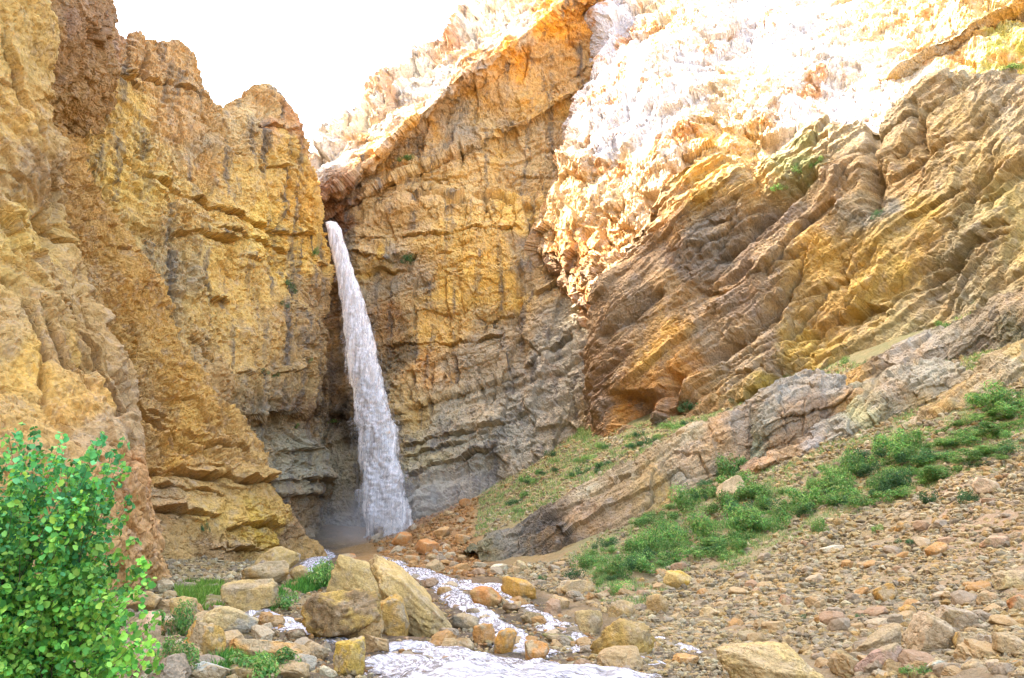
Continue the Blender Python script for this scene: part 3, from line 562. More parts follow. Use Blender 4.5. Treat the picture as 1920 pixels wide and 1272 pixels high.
gs = [(300, 1230, (170, 140, 90)), (400, 1070, (195, 155, 95)), (410, 1115, (165, 145, 80)), (560, 1130, (185, 150, 95)), (700, 1050, (200, 145, 80)), (800, 1000, (205, 138, 68)), (860, 1060, (205, 140, 70)), (780, 1050, (205, 142, 75)), (850, 965, (205, 150, 90)),
      (900, 1090, (150, 115, 75)), (950, 1200, (110, 90, 65)), (760, 1075, (120, 95, 70)), (840, 1105, (110, 88, 66)), (890, 1150, (95, 78, 58)), (1000, 1150, (110, 90, 65)), (1060, 1190, (105, 85, 62)), (1000, 1240, (100, 82, 62)), (850, 1250, (105, 86, 64)), (740, 1240, (105, 86, 64)), (560, 1170, (115, 92, 66)), (620, 1195, (105, 85, 62)), (600, 1050, (120, 96, 70)), (1260, 1215, (120, 95, 68)), (1050, 1130, (190, 150, 100)), (1000, 1060, (190, 150, 90)), (950, 950, (165, 150, 90)), (1060, 830, (140, 145, 75)), (1000, 880, (180, 155, 95)), (1100, 860, (165, 150, 95)), (960, 900, (195, 160, 100)),
      (1180, 815, (170, 155, 95)), (1100, 1000, (165, 150, 95)), (1200, 1000, (165, 148, 98)), (1300, 960, (165, 148, 98)), (1400, 920, (170, 155, 100)), (1350, 900, (205, 175, 120)), (1400, 740, (170, 155, 95)), (1280, 800, (165, 150, 90)), (1700, 660, (150, 140, 90)), (1850, 620, (140, 130, 85)), (1500, 870, (190, 160, 105)), (1450, 960, (160, 148, 95)), (1600, 900, (160, 148, 95)), (1750, 800, (150, 142, 90)), (1850, 780, (150, 142, 90)), (1500, 860, (195, 162, 110)), (1700, 815, (175, 155, 105)),
      (1300, 1100, (200, 165, 115)), (1500, 1080, (205, 165, 112)), (1700, 1050, (196, 160, 115)), (1850, 1000, (205, 162, 120)), (1800, 950, (215, 170, 130)), (1400, 1180, (200, 160, 115)), (1650, 1200, (188, 152, 112)), (1880, 1200, (185, 152, 112)), (1150, 1200, (175, 140, 95))]
gcol[front] = idw(gpx[front], gpy[front], gs, 14, 5, gq[front] * 2) * 0.66
gv = np.stack([gx, gy, gz], -1)
ground = mesh_obj('ground', gv, grid_faces(*GA.shape), MAT['ground'], gcol)
tag(ground, kind='structure')

#@@REST@@
# ------------------------------------------------------------------ tilted ledges on the right slope
LR = dict(bed=(-0.46, 0.33, 0.82), thick=1.1, bed_amp=0.16, aniso=(1.6, 1.6, 0.6), blocks=((2.6, 0.30), (0.9, 0.17), (0.35, 0.08)), swell=0.35, swell_l=5, fine=0.05, fine_l=0.4, fissure=0.22, fis_l=(1.4, 1.4, 7), warp=0.4)
def ledge(name, top, bot, samples, seed, label, bulge=0.6, ns=520, nt=200, backv=(-1.5, 5, -0.6)):
    t, b = cv(*top), cv(*bot)
    k = min(len(t), len(b)); t2, b2 = cr(t, 24), cr(b, 24)
    m = 0.55 * t2 + 0.45 * b2; m[:, 1] -= bulge
    e = np.array([[0, 0, 0]] * 24, float)
    cs = [off(t2, backv) + [0, 4, -3], off(t2, backv), off(t2, (0, 0.25, 0)), off(0.85 * t2 + 0.15 * b2, (0, -0.5 * bulge, 0)), m, b2, off(b2, (0, -0.2, -1.5))]
    # close the two ends by pulling the front back
    w = np.ones(24); w[0] = w[-1] = 0
    for c in cs[3:5]:
        c[0] = 0.5 * (c[0] + t2[0] + [0, 1.5, -0.2]); c[-1] = 0.5 * (c[-1] + t2[-1] + [0, 1.5, -0.2])
    o = rock_sheet(name, cs, ns, nt, MAT['ledge'], samples, LR, blur=1, seed=seed, wob=14, kind=None)
    return tag(o, label, 'rock ledge', 'tilted rock ledges')
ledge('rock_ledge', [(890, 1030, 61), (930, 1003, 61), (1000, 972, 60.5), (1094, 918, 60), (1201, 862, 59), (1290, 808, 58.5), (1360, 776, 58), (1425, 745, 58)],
      [(900, 1045, 60), (940, 1058, 59), (1000, 1055, 58.6), (1075, 1028, 57), (1163, 985, 56), (1283, 938, 55), (1345, 890, 56), (1430, 842, 57)],
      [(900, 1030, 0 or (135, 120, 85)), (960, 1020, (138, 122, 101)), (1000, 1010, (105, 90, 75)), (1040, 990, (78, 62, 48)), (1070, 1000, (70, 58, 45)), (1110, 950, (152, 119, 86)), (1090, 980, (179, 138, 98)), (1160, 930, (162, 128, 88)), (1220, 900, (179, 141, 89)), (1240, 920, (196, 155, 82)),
       (1200, 880, (162, 138, 105)), (1300, 850, (183, 148, 111)), (1360, 810, (186, 141, 94)), (1400, 790, (162, 140, 118)), (1280, 900, (152, 134, 108)), (1100, 915, (189, 165, 128)), (1290, 812, (193, 168, 128))], 301,
      'long tilted slab ledge with a dark overhanging lower end above the stream', 0.35, 760, 230)
ledge('rock_ledge', [(1408, 790, 57), (1430, 748, 57), (1475, 706, 57.5), (1528, 690, 57.5), (1572, 704, 57), (1602, 734, 56.5), (1618, 760, 56)],
      [(1405, 842, 55.5), (1450, 852, 55), (1500, 842, 54.6), (1545, 818, 54.3), (1580, 797, 54.2), (1605, 782, 54.2), (1622, 772, 54.5)],
      [(1440, 780, (162, 149, 128)), (1480, 730, (152, 140, 125)), (1550, 720, (159, 145, 128)), (1500, 770, (162, 131, 101)), (1540, 770, (152, 117, 88)), (1480, 820, (166, 128, 91)), (1580, 760, (183, 138, 81)), (1420, 830, (152, 145, 115))], 307,
      'rounded grey domed ledge with a broken brown patch in its middle', 1.6)
ledge('rock_ledge', [(1592, 728, 59), (1640, 690, 58.5), (1700, 650, 57.5), (1760, 620, 56), (1830, 588, 54), (1920, 540, 51), (2050, 470, 46)],
      [(1600, 742, 57.5), (1650, 738, 57), (1705, 704, 56), (1770, 676, 54.5), (1840, 672, 52.5), (1930, 642, 49), (2060, 580, 45)],
      [(1620, 725, (196, 148, 74)), (1660, 715, (110, 90, 70)), (1700, 675, (172, 148, 122)), (1720, 640, (167, 151, 132)), (1780, 620, (166, 148, 122)), (1840, 600, (145, 126, 101)), (1820, 650, (135, 117, 98)), (1900, 590, (162, 134, 98)), (1900, 630, (120, 110, 80))], 311,
      'upper grey ledge running up to the right above the two domed ledges', 1.2)
ledge('rock_ledge', [(1393, 882, 54.5), (1440, 850, 54.3), (1500, 822, 53.8), (1560, 790, 53.2), (1612, 762, 52.6), (1650, 718, 52.5), (1692, 684, 52), (1750, 670, 51.5), (1790, 680, 50.6), (1818, 704, 49.5)],
      [(1398, 892, 54), (1450, 887, 53.3), (1510, 877, 52.7), (1570, 852, 52.1), (1620, 826, 51.6), (1660, 806, 51.2), (1700, 791, 50.6), (1750, 771, 49.6), (1790, 746, 49), (1822, 722, 48.6)],
      [(1420, 870, (189, 145, 105)), (1470, 850, (186, 145, 101)), (1520, 840, (162, 145, 132)), (1570, 820, (159, 145, 125)), (1610, 790, (179, 165, 118)), (1650, 760, (162, 141, 105)), (1680, 740, (179, 155, 128)), (1700, 700, (167, 151, 128)), (1760, 690, (162, 148, 125)), (1790, 710, (169, 151, 122)), (1730, 760, (189, 158, 108))], 313,
      'pale ledge with an orange left end and a humped top beside the bushes', 1.3)
ledge('rock_ledge', [(1690, 800, 49), (1740, 770, 48.5), (1800, 725, 48), (1860, 685, 47), (1920, 648, 46), (2050, 590, 43)],
      [(1700, 812, 48.3), (1750, 797, 47.6), (1810, 772, 46.6), (1870, 747, 45.6), (1930, 735, 44.6), (2060, 690, 41.6)],
      [(1700, 800, (186, 162, 128)), (1770, 765, (183, 145, 88)), (1800, 750, (169, 141, 94)), (1850, 720, (172, 151, 118)), (1900, 690, (169, 149, 118)), (1915, 670, (189, 158, 101))], 317,
      'low brown ledge at the right edge just above the green bushes', 0.8)

# ------------------------------------------------------------------ boulders
def ico(sub):
    bm = bmesh.new(); bmesh.ops.create_icosphere(bm, subdivisions=sub, radius=1.0)
    v = np.array([x.co[:] for x in bm.verts]); f = np.array([[q.index for q in x.verts] for x in bm.faces]); bm.free(); return v, f
ICO = {k: ico(k) for k in (1, 2, 3, 4, 5, 6)}
def rock_shape(seed, sub=4, box=0.5, cuts=12, rough=0.06, cutlo=0.62, cuthi=0.92):
    r = np.random.default_rng(seed); v, f = ICO[sub]; v = v.copy()
    m = np.abs(v).max(1, keepdims=True); v = v * (1 - box) + box * v / m * 0.85
    for _ in range(cuts):
        n = r.normal(size=3); n /= np.linalg.norm(n); d = r.uniform(cutlo, cuthi)
        e = v @ n - d; v = v - np.where(e > 0, e, 0)[:, None] * n * 0.97
    nn = v / np.linalg.norm(v, axis=1, keepdims=True)
    if sub >= 3:
        f1, f2, ii, vv = worley(v / 0.45 + seed * 3.1, 5)
        f1b, f2b, iib, vb = worley(v / 0.17 + seed * 1.7, 6)
        v = v + nn * (rough * 1.0 * (rnd(ii, 3) - 0.5) + 0.45 * rough * (rnd(iib, 3) - 0.5) + rough * fbm(v * 1.7 + seed, 4, 9, 0.6) - rough * 0.7 * np.exp(-((f2 - f1) / 0.06) ** 2) - rough * 0.3 * np.exp(-((f2b - f1b) / 0.08) ** 2))[:, None]
        if sub >= 4: v = v + nn * (rough * 0.35 * fbm(v * 9 + seed, 3, 19, 0.6, ridged=True))[:, None]
    else:
        v = v + r.normal(size=v.shape) * rough * 0.6
    return v - (v.max(0) + v.min(0)) / 2, f
def rotm(rx, ry, rz):
    cx, sx, cy, sy, cz, sz = math.cos(rx), math.sin(rx), math.cos(ry), math.sin(ry), math.cos(rz), math.sin(rz)
    return np.array([[cz, -sz, 0], [sz, cz, 0], [0, 0, 1]]) @ np.array([[cy, 0, sy], [0, 1, 0], [-sy, 0, cy]]) @ np.array([[1, 0, 0], [0, cx, -sx], [0, sx, cx]])
_bs = [400]
def boulder(cx, cy, w, h, label, c=(205, 160, 95), ang=0.0, box=0.5, cuts=12, name='boulder', rough=0.06, c2=None, Y=None, deep=0.8, group='boulders along the stream', cat='boulder', sub=None):
    """centre, width, height in photo pixels; ang = lean in the picture plane, degrees clockwise"""
    _bs[0] += 1; seed = _bs[0]; r = np.random.default_rng(seed)
    a = math.radians(ang)
    half = abs(h / 2 * math.cos(a)) + abs(w / 2 * math.sin(a)) * 0.8
    hit, ok = ground_hit(cx, cy + 0.72 * half)
    yy = float(hit[0, 1]) if Y is None else Y
    d0 = yy * CT + float(hit[0, 2]) * ST
    W, H = w / F * d0, h / F * d0; D = deep * 0.5 * (W + H) if abs(w / h - 1) < 1 else deep * 0.9 * math.sqrt(W * H)
    ctr = P(cx, cy, yy + 0.30 * D)
    sc = 1 + 0.30 * D / d0
    if sub is None: sub = 6 if w * h > 20000 else (5 if w * h > 3000 else 4)
    v, f = rock_shape(seed, sub, box, cuts, rough)
    v = v @ rotm(*(r.uniform(-0.35, 0.35, 2)), r.uniform(0, 6.28)).T
    v = v - (v.max(0) + v.min(0)) / 2
    v = v / (v.max(0) - v.min(0)) * np.array([W, D, H]) * sc
    v = v @ rotm(0.12, a, 0).T @ rotm(0, 0, 0)
    ca, cb = A(c) * 1.04, A(c2 or (190, 156, 112)) * 1.0
    k = smooth(-0.05, 0.35, fbm(v / (0.5 * W) + seed, 4, 3, 0.6))[:, None]
    o = mesh_obj(name, v, f, MAT['stone'], ca * (1 - k) + cb * k)
    o.location = ctr
    return tag(o, label, cat, group)
TAN, ORG, PAL, PNK, GRY, BRN, YEL = (208, 165, 100), (215, 150, 72), (215, 188, 145), (222, 170, 128), (175, 155, 128), (165, 125, 82), (222, 170, 75)
B = boulder
# the great split boulder in the middle of the stream
B(764, 1130, 226, 68, 'huge tan slab boulder leaning down to the right in mid stream', (212, 168, 100), 44, 0.8, 9, c2=(186, 150, 98), rough=0.08, deep=1.0)
B(690, 1104, 152, 98, 'bulky tan boulder top behind the cracked boulders in mid stream', (214, 172, 104), 26, 0.7, 10)
B(640, 1156, 158, 108, 'broad knobbly ochre boulder left of the leaning slab boulder', (208, 160, 78), -14, 0.45, 14, c2=(150, 115, 75), rough=0.1)
B(738, 1163, 60, 96, 'upright ochre block beside the dark gap under the leaning slab', (212, 158, 75), 0, 0.7, 9)
B(683, 1178, 72, 78, 'pinkish tan block between the knobbly boulder and the upright block', (214, 162, 98), 5, 0.6, 9)
B(656, 1236, 62, 84, 'rounded golden boulder beside the foaming cascade', (222, 172, 70), 8, 0.3, 10)
# left bank
B(474, 1118, 104, 66, 'flat topped tan boulder behind the grass left of the stream', TAN, -8, 0.6, 11)
B(520, 1052, 84, 52, 'pale topped boulder against the foot of the ochre cliff', (205, 162, 95), -12, 0.5, 11, c2=(185, 160, 140))
B(500, 1076, 92, 44, 'low brownish boulder just below the pale topped one at the cliff', (196, 148, 85), -10, 0.5, 11)
B(560, 1076, 34, 34, 'small tan rock beside the first white water below the cliff', TAN, 20, 0.5, 9)
B(428, 1170, 112, 62, 'pale flat boulder on the left bank beside the white water', (210, 172, 112), 6, 0.6, 11, c2=(185, 165, 140))
B(385, 1206, 78, 80, 'bright orange faced boulder between two green shrubs', (218, 160, 75), 10, 0.7, 10)
B(500, 1222, 150, 44, 'long flat orange slab lying above the lower left shrub', (212, 152, 80), 6, 0.7, 11)
B(392, 1266, 84, 44, 'pale grey boulder at the bottom edge left of the lower shrub', (190, 180, 160), 0, 0.6, 10)
B(275, 1188, 58, 80, 'salmon pink boulder partly behind the leafy bush', PNK, 12, 0.5, 10)
B(255, 1244, 58, 66, 'pale pink boulder at the bottom edge beside the leafy bush', (228, 180, 145), 0, 0.5, 10)
B(308, 1100, 38, 24, 'small pale boulder under the cliff between bush and grass', PAL, 10, 0.5, 9)
B(346, 1142, 52, 48, 'cracked tan boulder overgrown with leaves left of the grass', TAN, 0, 0.5, 11)
B(270, 1128, 66, 42, 'tan boulder behind the right fringe of the leafy bush', (220, 170, 105), -8, 0.5, 11)
B(230, 1062, 70, 40, 'round topped boulder at the cliff foot above the leafy bush', (205, 160, 90), 10, 0.4, 11)
B(330, 1178, 40, 34, 'small dull boulder between the salmon boulder and orange boulder', (190, 150, 95), 0, 0.5, 10)
B(455, 1262, 70, 34, 'half hidden tan rock under the lower left shrub', (200, 155, 90), 0, 0.5, 10)
B(590, 1222, 52, 34, 'small brown rock in the white water left of the golden boulder', (170, 135, 90), 15, 0.5, 10)
B(566, 1248, 58, 40, 'grey tan rock at the bottom edge left of the golden boulder', GRY, 0, 0.5, 10)
B(612, 1262, 44, 28, 'small pale rock at the bottom edge below the golden boulder', PAL, 0, 0.5, 9)
B(553, 1190, 40, 24, 'wet brown rock splitting the left white water', (140, 110, 80), 8, 0.5, 10)
# rubble apron under the fall
AG = 'orange boulders under the waterfall'
B(753, 1012, 42, 28, 'orange boulder in the rubble just right of the waterfall foot', (205, 130, 62), -10, 0.5, 10, group=AG)
B(802, 1027, 46, 30, 'larger orange boulder lower in the rubble under the waterfall', (212, 138, 72), 8, 0.5, 10, group=AG)
B(712, 1000, 24, 28, 'dark rock standing at the very foot of the waterfall', (110, 78, 55), 0, 0.5, 9, group=AG)
B(650, 1048, 36, 20, 'reddish orange rock behind the huge leaning slab boulder', (214, 135, 72), -6, 0.5, 9, group=AG)
B(830, 1000, 34, 22, 'tan block near the top of the orange rubble', (205, 150, 90), -14, 0.6, 9, group=AG)
B(868, 1012, 30, 20, 'pale orange block in the rubble left of the long slab ledge', (214, 150, 85), 5, 0.6, 9, group=AG)
B(770, 1050, 36, 18, 'low orange rock at the lower edge of the rubble', (205, 140, 75), 4, 0.5, 9, group=AG)
B(872, 945, 24, 20, 'orange brown rock high in the rubble beside the grassy bank', (195, 130, 70), 0, 0.5, 9, group=AG)
# right channel
B(911, 1122, 62, 40, 'rusty orange boulder in the middle of the right channel', (205, 130, 62), 4, 0.45, 11, c2=(190, 140, 80))
B(908, 1190, 44, 42, 'square orange brown block standing in the shallow water', (208, 142, 72), 0, 0.8, 8)
B(948, 1206, 42, 62, 'pointed orange rock at the edge of the lower foam', (222, 152, 62), 24, 0.55, 10)
B(1003, 1226, 50, 50, 'stubby orange rock right of the pointed one', (205, 135, 60), 18, 0.5, 10)
B(975, 1104, 76, 38, 'long yellow orange rock tilted beside the right channel', (222, 158, 68), 22, 0.65, 10)
B(976, 1064, 30, 28, 'pale block right below the end of the long slab ledge', (215, 180, 120), 0, 0.6, 9)
B(934, 1066, 38, 16, 'flat cream rock below the end of the long slab ledge', (235, 215, 175), -6, 0.5, 9)
B(1083, 1104, 64, 34, 'low tan boulder below the small dark bush', (208, 165, 105), -4, 0.5, 11)
B(1047, 1134, 44, 34, 'angular tan boulder right of the channel with a dark base', (205, 158, 100), 6, 0.7, 10)
B(1103, 1168, 56, 52, 'blocky tan boulder beside the narrow white channel', (205, 165, 105), 6, 0.8, 9)
B(1164, 1146, 52, 42, 'speckled tan boulder right of the blocky boulder', (200, 160, 100), 0, 0.45, 11)
B(1168, 1200, 128, 78, 'big golden boulder at the right bank of the lower stream', (215, 165, 82), -8, 0.55, 13, c2=(185, 145, 85))
B(1234, 1136, 44, 44, 'tan boulder behind the big golden boulder on the right bank', (205, 160, 100), 0, 0.5, 11)
B(870, 1168, 58, 34, 'dark wet boulder right of the leaning slab', (120, 105, 85), 5, 0.4, 11)
B(860, 1214, 60, 32, 'brown boulder behind the lower foam right of the leaning slab', (165, 125, 75), 0, 0.5, 11)
B(835, 1110, 32, 20, 'small orange rock right of the leaning slab top', (190, 140, 80), 0, 0.5, 9)
B(1000, 1160, 50, 22, 'low mossy brown rock between two white channels', (140, 115, 70), 12, 0.5, 10)
B(1046, 1198, 62, 20, 'flat mossy rock at the foot of the narrow white channel', (135, 120, 65), 14, 0.5, 10)
B(960, 1140, 36, 18, 'wet brown rock splitting the right channel', (135, 100, 65), 10, 0.5, 9)
B(1130, 1118, 30, 20, 'small brown rock above the blocky boulder', (170, 130, 85), 0, 0.5, 9)
B(1286, 1240, 50, 26, 'small orange rock beside the little pool on the right', (212, 152, 85), 0, 0.5, 9)
B(890, 1148, 34, 16, 'flat grey rock awash in the right channel', (150, 125, 100), 6, 0.5, 9)
# right slope
SG = 'boulders on the right scree slope'
B(1270, 1090, 52, 40, 'yellow sided pale boulder alone below the green bushes', (222, 178, 105), 6, 0.55, 10, group=SG, c2=(220, 165, 60))
B(1450, 1262, 222, 100, 'large flat tan boulder with a crack at the bottom edge', (215, 172, 105), 4, 0.5, 12, c2=(205, 165, 110), rough=0.05, group=SG)
B(1472, 1127, 30, 24, 'small brown boulder on open scree in a pair', (188, 138, 100), -6, 0.5, 10, group=SG)
B(1526, 1129, 36, 26, 'small tan boulder on open scree right of the brown one', (205, 158, 105), -12, 0.5, 10, group=SG)
B(1648, 1204, 108, 40, 'long leaning slab on top of another near the bottom right', (185, 150, 105), -20, 0.75, 9, group=SG)
B(1650, 1238, 112, 42, 'long reddish slab beneath the leaning slab near the bottom right', (190, 145, 118), -24, 0.7, 9, group=SG)
B(1746, 1194, 86, 84, 'large pale angular boulder near the bottom right corner', (200, 165, 125), 14, 0.65, 11, group=SG)
B(1792, 1160, 72, 48, 'greyish boulder leaning behind the large pale angular one', (185, 155, 122), 24, 0.7, 10, group=SG)
B(1812, 1206, 48, 44, 'square golden block right of the large pale angular boulder', (205, 160, 90), 0, 0.8, 9, group=SG)
B(1701, 1146, 34, 24, 'small smooth rounded orange stone above the pale angular boulder', (200, 145, 72), 0, 0.15, 8, group=SG)
B(1659, 1114, 42, 36, 'orange and tan boulder with a dark underside on the scree', (205, 150, 75), -18, 0.5, 10, group=SG)
B(1900, 1090, 76, 42, 'large flat pale slab at the right edge of the scree', (212, 180, 125), 2, 0.75, 10, group=SG)
B(1912, 1132, 50, 34, 'rusty boulder under the pale slab at the right edge', (195, 130, 78), 6, 0.5, 10, group=SG)
B(1850, 1124, 42, 30, 'rounded boulder left of the pale slab at the right edge', (195, 150, 100), 0, 0.4, 10, group=SG)
B(1824, 1252, 52, 30, 'flat tan rock at the bottom edge near the right corner', (195, 155, 105), -10, 0.5, 10, group=SG)
B(1758, 1250, 40, 24, 'pale sharp rock at the bottom edge under the angular boulder', (205, 195, 170), -30, 0.6, 9, group=SG)
B(1755, 1033, 44, 30, 'orange rock high on the open scree on the right', (212, 150, 85), -14, 0.6, 10, group=SG)
B(1890, 1210, 66, 46, 'tan slab leaning downhill in the bottom right corner', (200, 160, 110), 30, 0.6, 10, group=SG)
B(1880, 1258, 60, 34, 'greyish rock in the bottom right corner', (175, 145, 115), 10, 0.5, 10, group=SG)
B(1560, 1030, 50, 14, 'thin pale slab lying below the bushes on the scree', (215, 190, 155), -8, 0.7, 9, group=SG)
B(1694, 990, 34, 24, 'orange boulder in a small pile under the right bushes', (220, 158, 80), 0, 0.5, 10, group=SG)
B(1850, 915, 56, 34, 'pinkish smooth boulder above the scree on the far right', (222, 180, 140), 18, 0.4, 10, group=SG)
B(1866, 1018, 60, 26, 'low pinkish boulder on the scree below the smooth one', (205, 155, 115), 0, 0.5, 10, group=SG)
B(1370, 920, 60, 40, 'bare pinkish rock patch amid the band of bushes', (222, 182, 135), -30, 0.6, 10, group=SG)
B(1420, 1085, 24, 16, 'small yellowish rock in the upper scree', (215, 165, 90), 0, 0.5, 9, group=SG)
B(1240, 1075, 26, 16, 'small orange rock left of the yellow sided boulder', (212, 155, 95), 0, 0.5, 9, group=SG)
B(1330, 1150, 40, 22, 'low pale boulder on the lower scree by the stream', (205, 165, 110), 0, 0.5, 10, group=SG)
B(1400, 1195, 40, 26, 'grey tan boulder just above the large flat cracked boulder', (185, 155, 110), 0, 0.4, 10, group=SG)

# loose stones: one hundred and seventy of their own, the countless small rest as one
def stone_mesh(i, sub=3):
    v, f = rock_shape(900 + i, sub, 0.55, 11, 0.07); v = v * np.array([1, 0.85, 0.65])
    me = bpy.data.meshes.new('stone'); me.from_pydata([tuple(x) for x in v], [], [tuple(int(j) for j in x) for x in f]); me.materials.append(MAT['loose']); return me
mL, ntl, bl = None, None, None
def loose_mat():
    m = rock_mat('loose_stone', 3.5, base=(1, 1, 1), grey=(0.30, 0.25, 0.18), ochre=(0.40, 0.24, 0.10), bump=0.35, bd=0.05)
    nt = m.node_tree; oi = nt.nodes.new('ShaderNodeObjectInfo'); r = nt.nodes.new('ShaderNodeValToRGB')
    cols = [(205, 160, 105), (196, 150, 110), (180, 150, 118), (214, 170, 115), (208, 150, 85), (190, 160, 125), (218, 182, 138)]
    e = r.color_ramp.elements
    while len(e) < len(cols): e.new(0.5)
    for k, c in enumerate(cols): e[k].position = k / len(cols); e[k].color = (*(A(c) * 0.74), 1)
    r.color_ramp.interpolation = 'CONSTANT'; nt.links.new(oi.outputs['Random'], r.inputs[0])
    rgb = [n for n in nt.nodes if n.type == 'RGB'][0]
    for l in list(nt.links):
        if l.from_node == rgb: nt.links.new(r.outputs[0], l.to_socket)
    return m
MAT['loose'] = loose_mat()
SM = [stone_mesh(i) for i in range(14)]
talus = [(1190, 1260), (1180, 1130), (1260, 1060), (1380, 1070), (1480, 1010), (1600, 950), (1700, 930), (1800, 890), (1920, 850), (1920, 1272), (1560, 1272), (1500, 1215), (1340, 1215)]
apron = [(690, 1010), (720, 990), (790, 975), (850, 950), (900, 930), (880, 1000), (900, 1060), (950, 1075), (900, 1085), (780, 1070), (720, 1050)]
bank = [(920, 1080), (960, 1060), (1070, 1050), (1110, 1090), (1180, 1110), (1200, 1180), (1140, 1150), (1060, 1120)]
leftb = [(200, 1080), (330, 1080), (420, 1130), (470, 1170), (560, 1230), (600, 1272), (230, 1272)]
bed_ = [(560, 1060), (640, 1060), (720, 1050), (860, 1080), (1100, 1160), (1260, 1260), (600, 1272), (470, 1160)]
grassy = [(890, 1010), (900, 930), (1000, 850), (1060, 800), (1130, 820), (1230, 820), (1280, 800), (1180, 870), (1080, 920), (980, 975)]
upper_ = [(1120, 850), (1150, 805), (1280, 780), (1400, 722), (1500, 690), (1600, 680), (1640, 690), (1600, 735), (1420, 745), (1300, 800), (1200, 860)]
upper2 = [(1590, 715), (1700, 640), (1920, 545), (1920, 650), (1800, 720), (1690, 690)]
midl = [(1280, 940), (1400, 830), (1430, 880), (1600, 790), (1700, 765), (1800, 715), (1920, 680), (1920, 770), (1700, 850), (1420, 920), (1330, 930)]
bushband = [(1050, 1050), (1150, 985), (1290, 930), (1330, 890), (1430, 850), (1700, 815), (1920, 740), (1920, 870), (1700, 940), (1550, 1000), (1380, 1070), (1130, 1100)]
def sample_poly(poly, n, rng):
    p = np.asarray(poly, float); lo, hi = p.min(0), p.max(0); out = []
    while len(out) < n:
        q = rng.uniform(lo, hi, (n * 2, 2)); q = q[in_poly(q[:, 0], q[:, 1], p)]; out.extend(q.tolist())
    return np.array(out[:n])
rng = np.random.default_rng(55)
def scatter(poly, n, smin, smax, label, group):
    q = sample_poly(poly, n, rng); h, ok = ground_hit(q[:, 0], q[:, 1])
    for i in range(n):
        if not ok[i]: continue
        s = smin * (smax / smin) ** (rng.random() ** 1.7)
        me = SM[int(rng.integers(len(SM)))]
        o = bpy.data.objects.new('loose_stone', me); COL.objects.link(o)
        s2 = s * (0.6 + h[i, 1] / 60)
        o.location = (h[i, 0], h[i, 1], h[i, 2] + s2 * 0.18); o.scale = (s2, s2, s2 * rng.uniform(0.7, 1.1)); o.rotation_euler = (*rng.uniform(-0.4, 0.4, 2), rng.uniform(0, 6.28))
        tag(o, label, 'stone', group)
scatter(talus, 150, 0.14, 0.42, 'angular tan stone lying loose on the open right scree slope', 'loose stones on the right scree slope')
scatter(apron, 45, 0.16, 0.42, 'orange stone in the rubble heap beside the waterfall foot', 'loose stones in the rubble under the waterfall')
scatter(bank, 30, 0.12, 0.26, 'loose tan stone on the bank between the stream and the bushes', 'loose stones on the right bank')
scatter(leftb, 26, 0.12, 0.28, 'loose tan stone among the boulders of the left bank', 'loose stones on the left bank')
scatter(bed_, 34, 0.10, 0.24, 'wet stone lying in the stream bed', 'loose stones in the stream bed')

def jumble(poly, n, smin, smax, label, group):
    q = sample_poly(poly, n, rng); h, ok = ground_hit(q[:, 0], q[:, 1])
    for i in range(n):
        if not ok[i]: continue
        s = smin * (smax / smin) ** (rng.random() ** 1.4); o = bpy.data.objects.new('boulder', SB[int(rng.integers(len(SB)))]); COL.objects.link(o)
        o.location = (h[i, 0], h[i, 1], h[i, 2] + s * 0.16); o.scale = (s, s * rng.uniform(0.7, 1.1), s * rng.uniform(0.7, 1.1)); o.rotation_euler = (*rng.uniform(-0.5, 0.5, 2), rng.uniform(0, 6.28))
        tag(o, label, 'boulder', group)
SB = [stone_mesh(50 + i, 4) for i in range(10)]
jumble(leftb, 34, 0.25, 0.55, 'tan boulder in the jumble of rocks on the left bank', 'jumble of boulders on the left bank')
jumble(bed_, 34, 0.22, 0.50, 'boulder standing in the stream bed among white water', 'jumble of boulders in the stream bed')
for pl_ in ([(700, 1050), (760, 1060), (860, 1110), (960, 1190), (1050, 1235), (1000, 1245), (900, 1180), (820, 1110)], [(880, 1095), (960, 1110), (1080, 1180), (1110, 1225), (1070, 1225), (980, 1150)]):
    jumble(pl_, 22, 0.16, 0.40, 'wet boulder splitting the white water of the right channels', 'boulders splitting the right channels')
jumble([(700, 1235), (800, 1225), (900, 1250), (1100, 1272), (720, 1272)], 12, 0.12, 0.28, 'small wet boulder poking out of the foam at the bottom edge', 'boulders poking out of the lower foam')
jumble(bank, 24, 0.25, 0.50, 'tan boulder in the jumble on the bank right of the stream', 'jumble of boulders on the right bank')
jumble([(1590, 1272), (1600, 1190), (1700, 1130), (1860, 1060), (1920, 1040), (1920, 1272)], 30, 0.20, 0.42, 'boulder in the rock pile filling the bottom right corner', 'rock pile in the bottom right corner')
jumble(apron, 22, 0.3, 0.8, 'rusty boulder in the heap beside the waterfall foot', 'heap of boulders beside the waterfall foot')
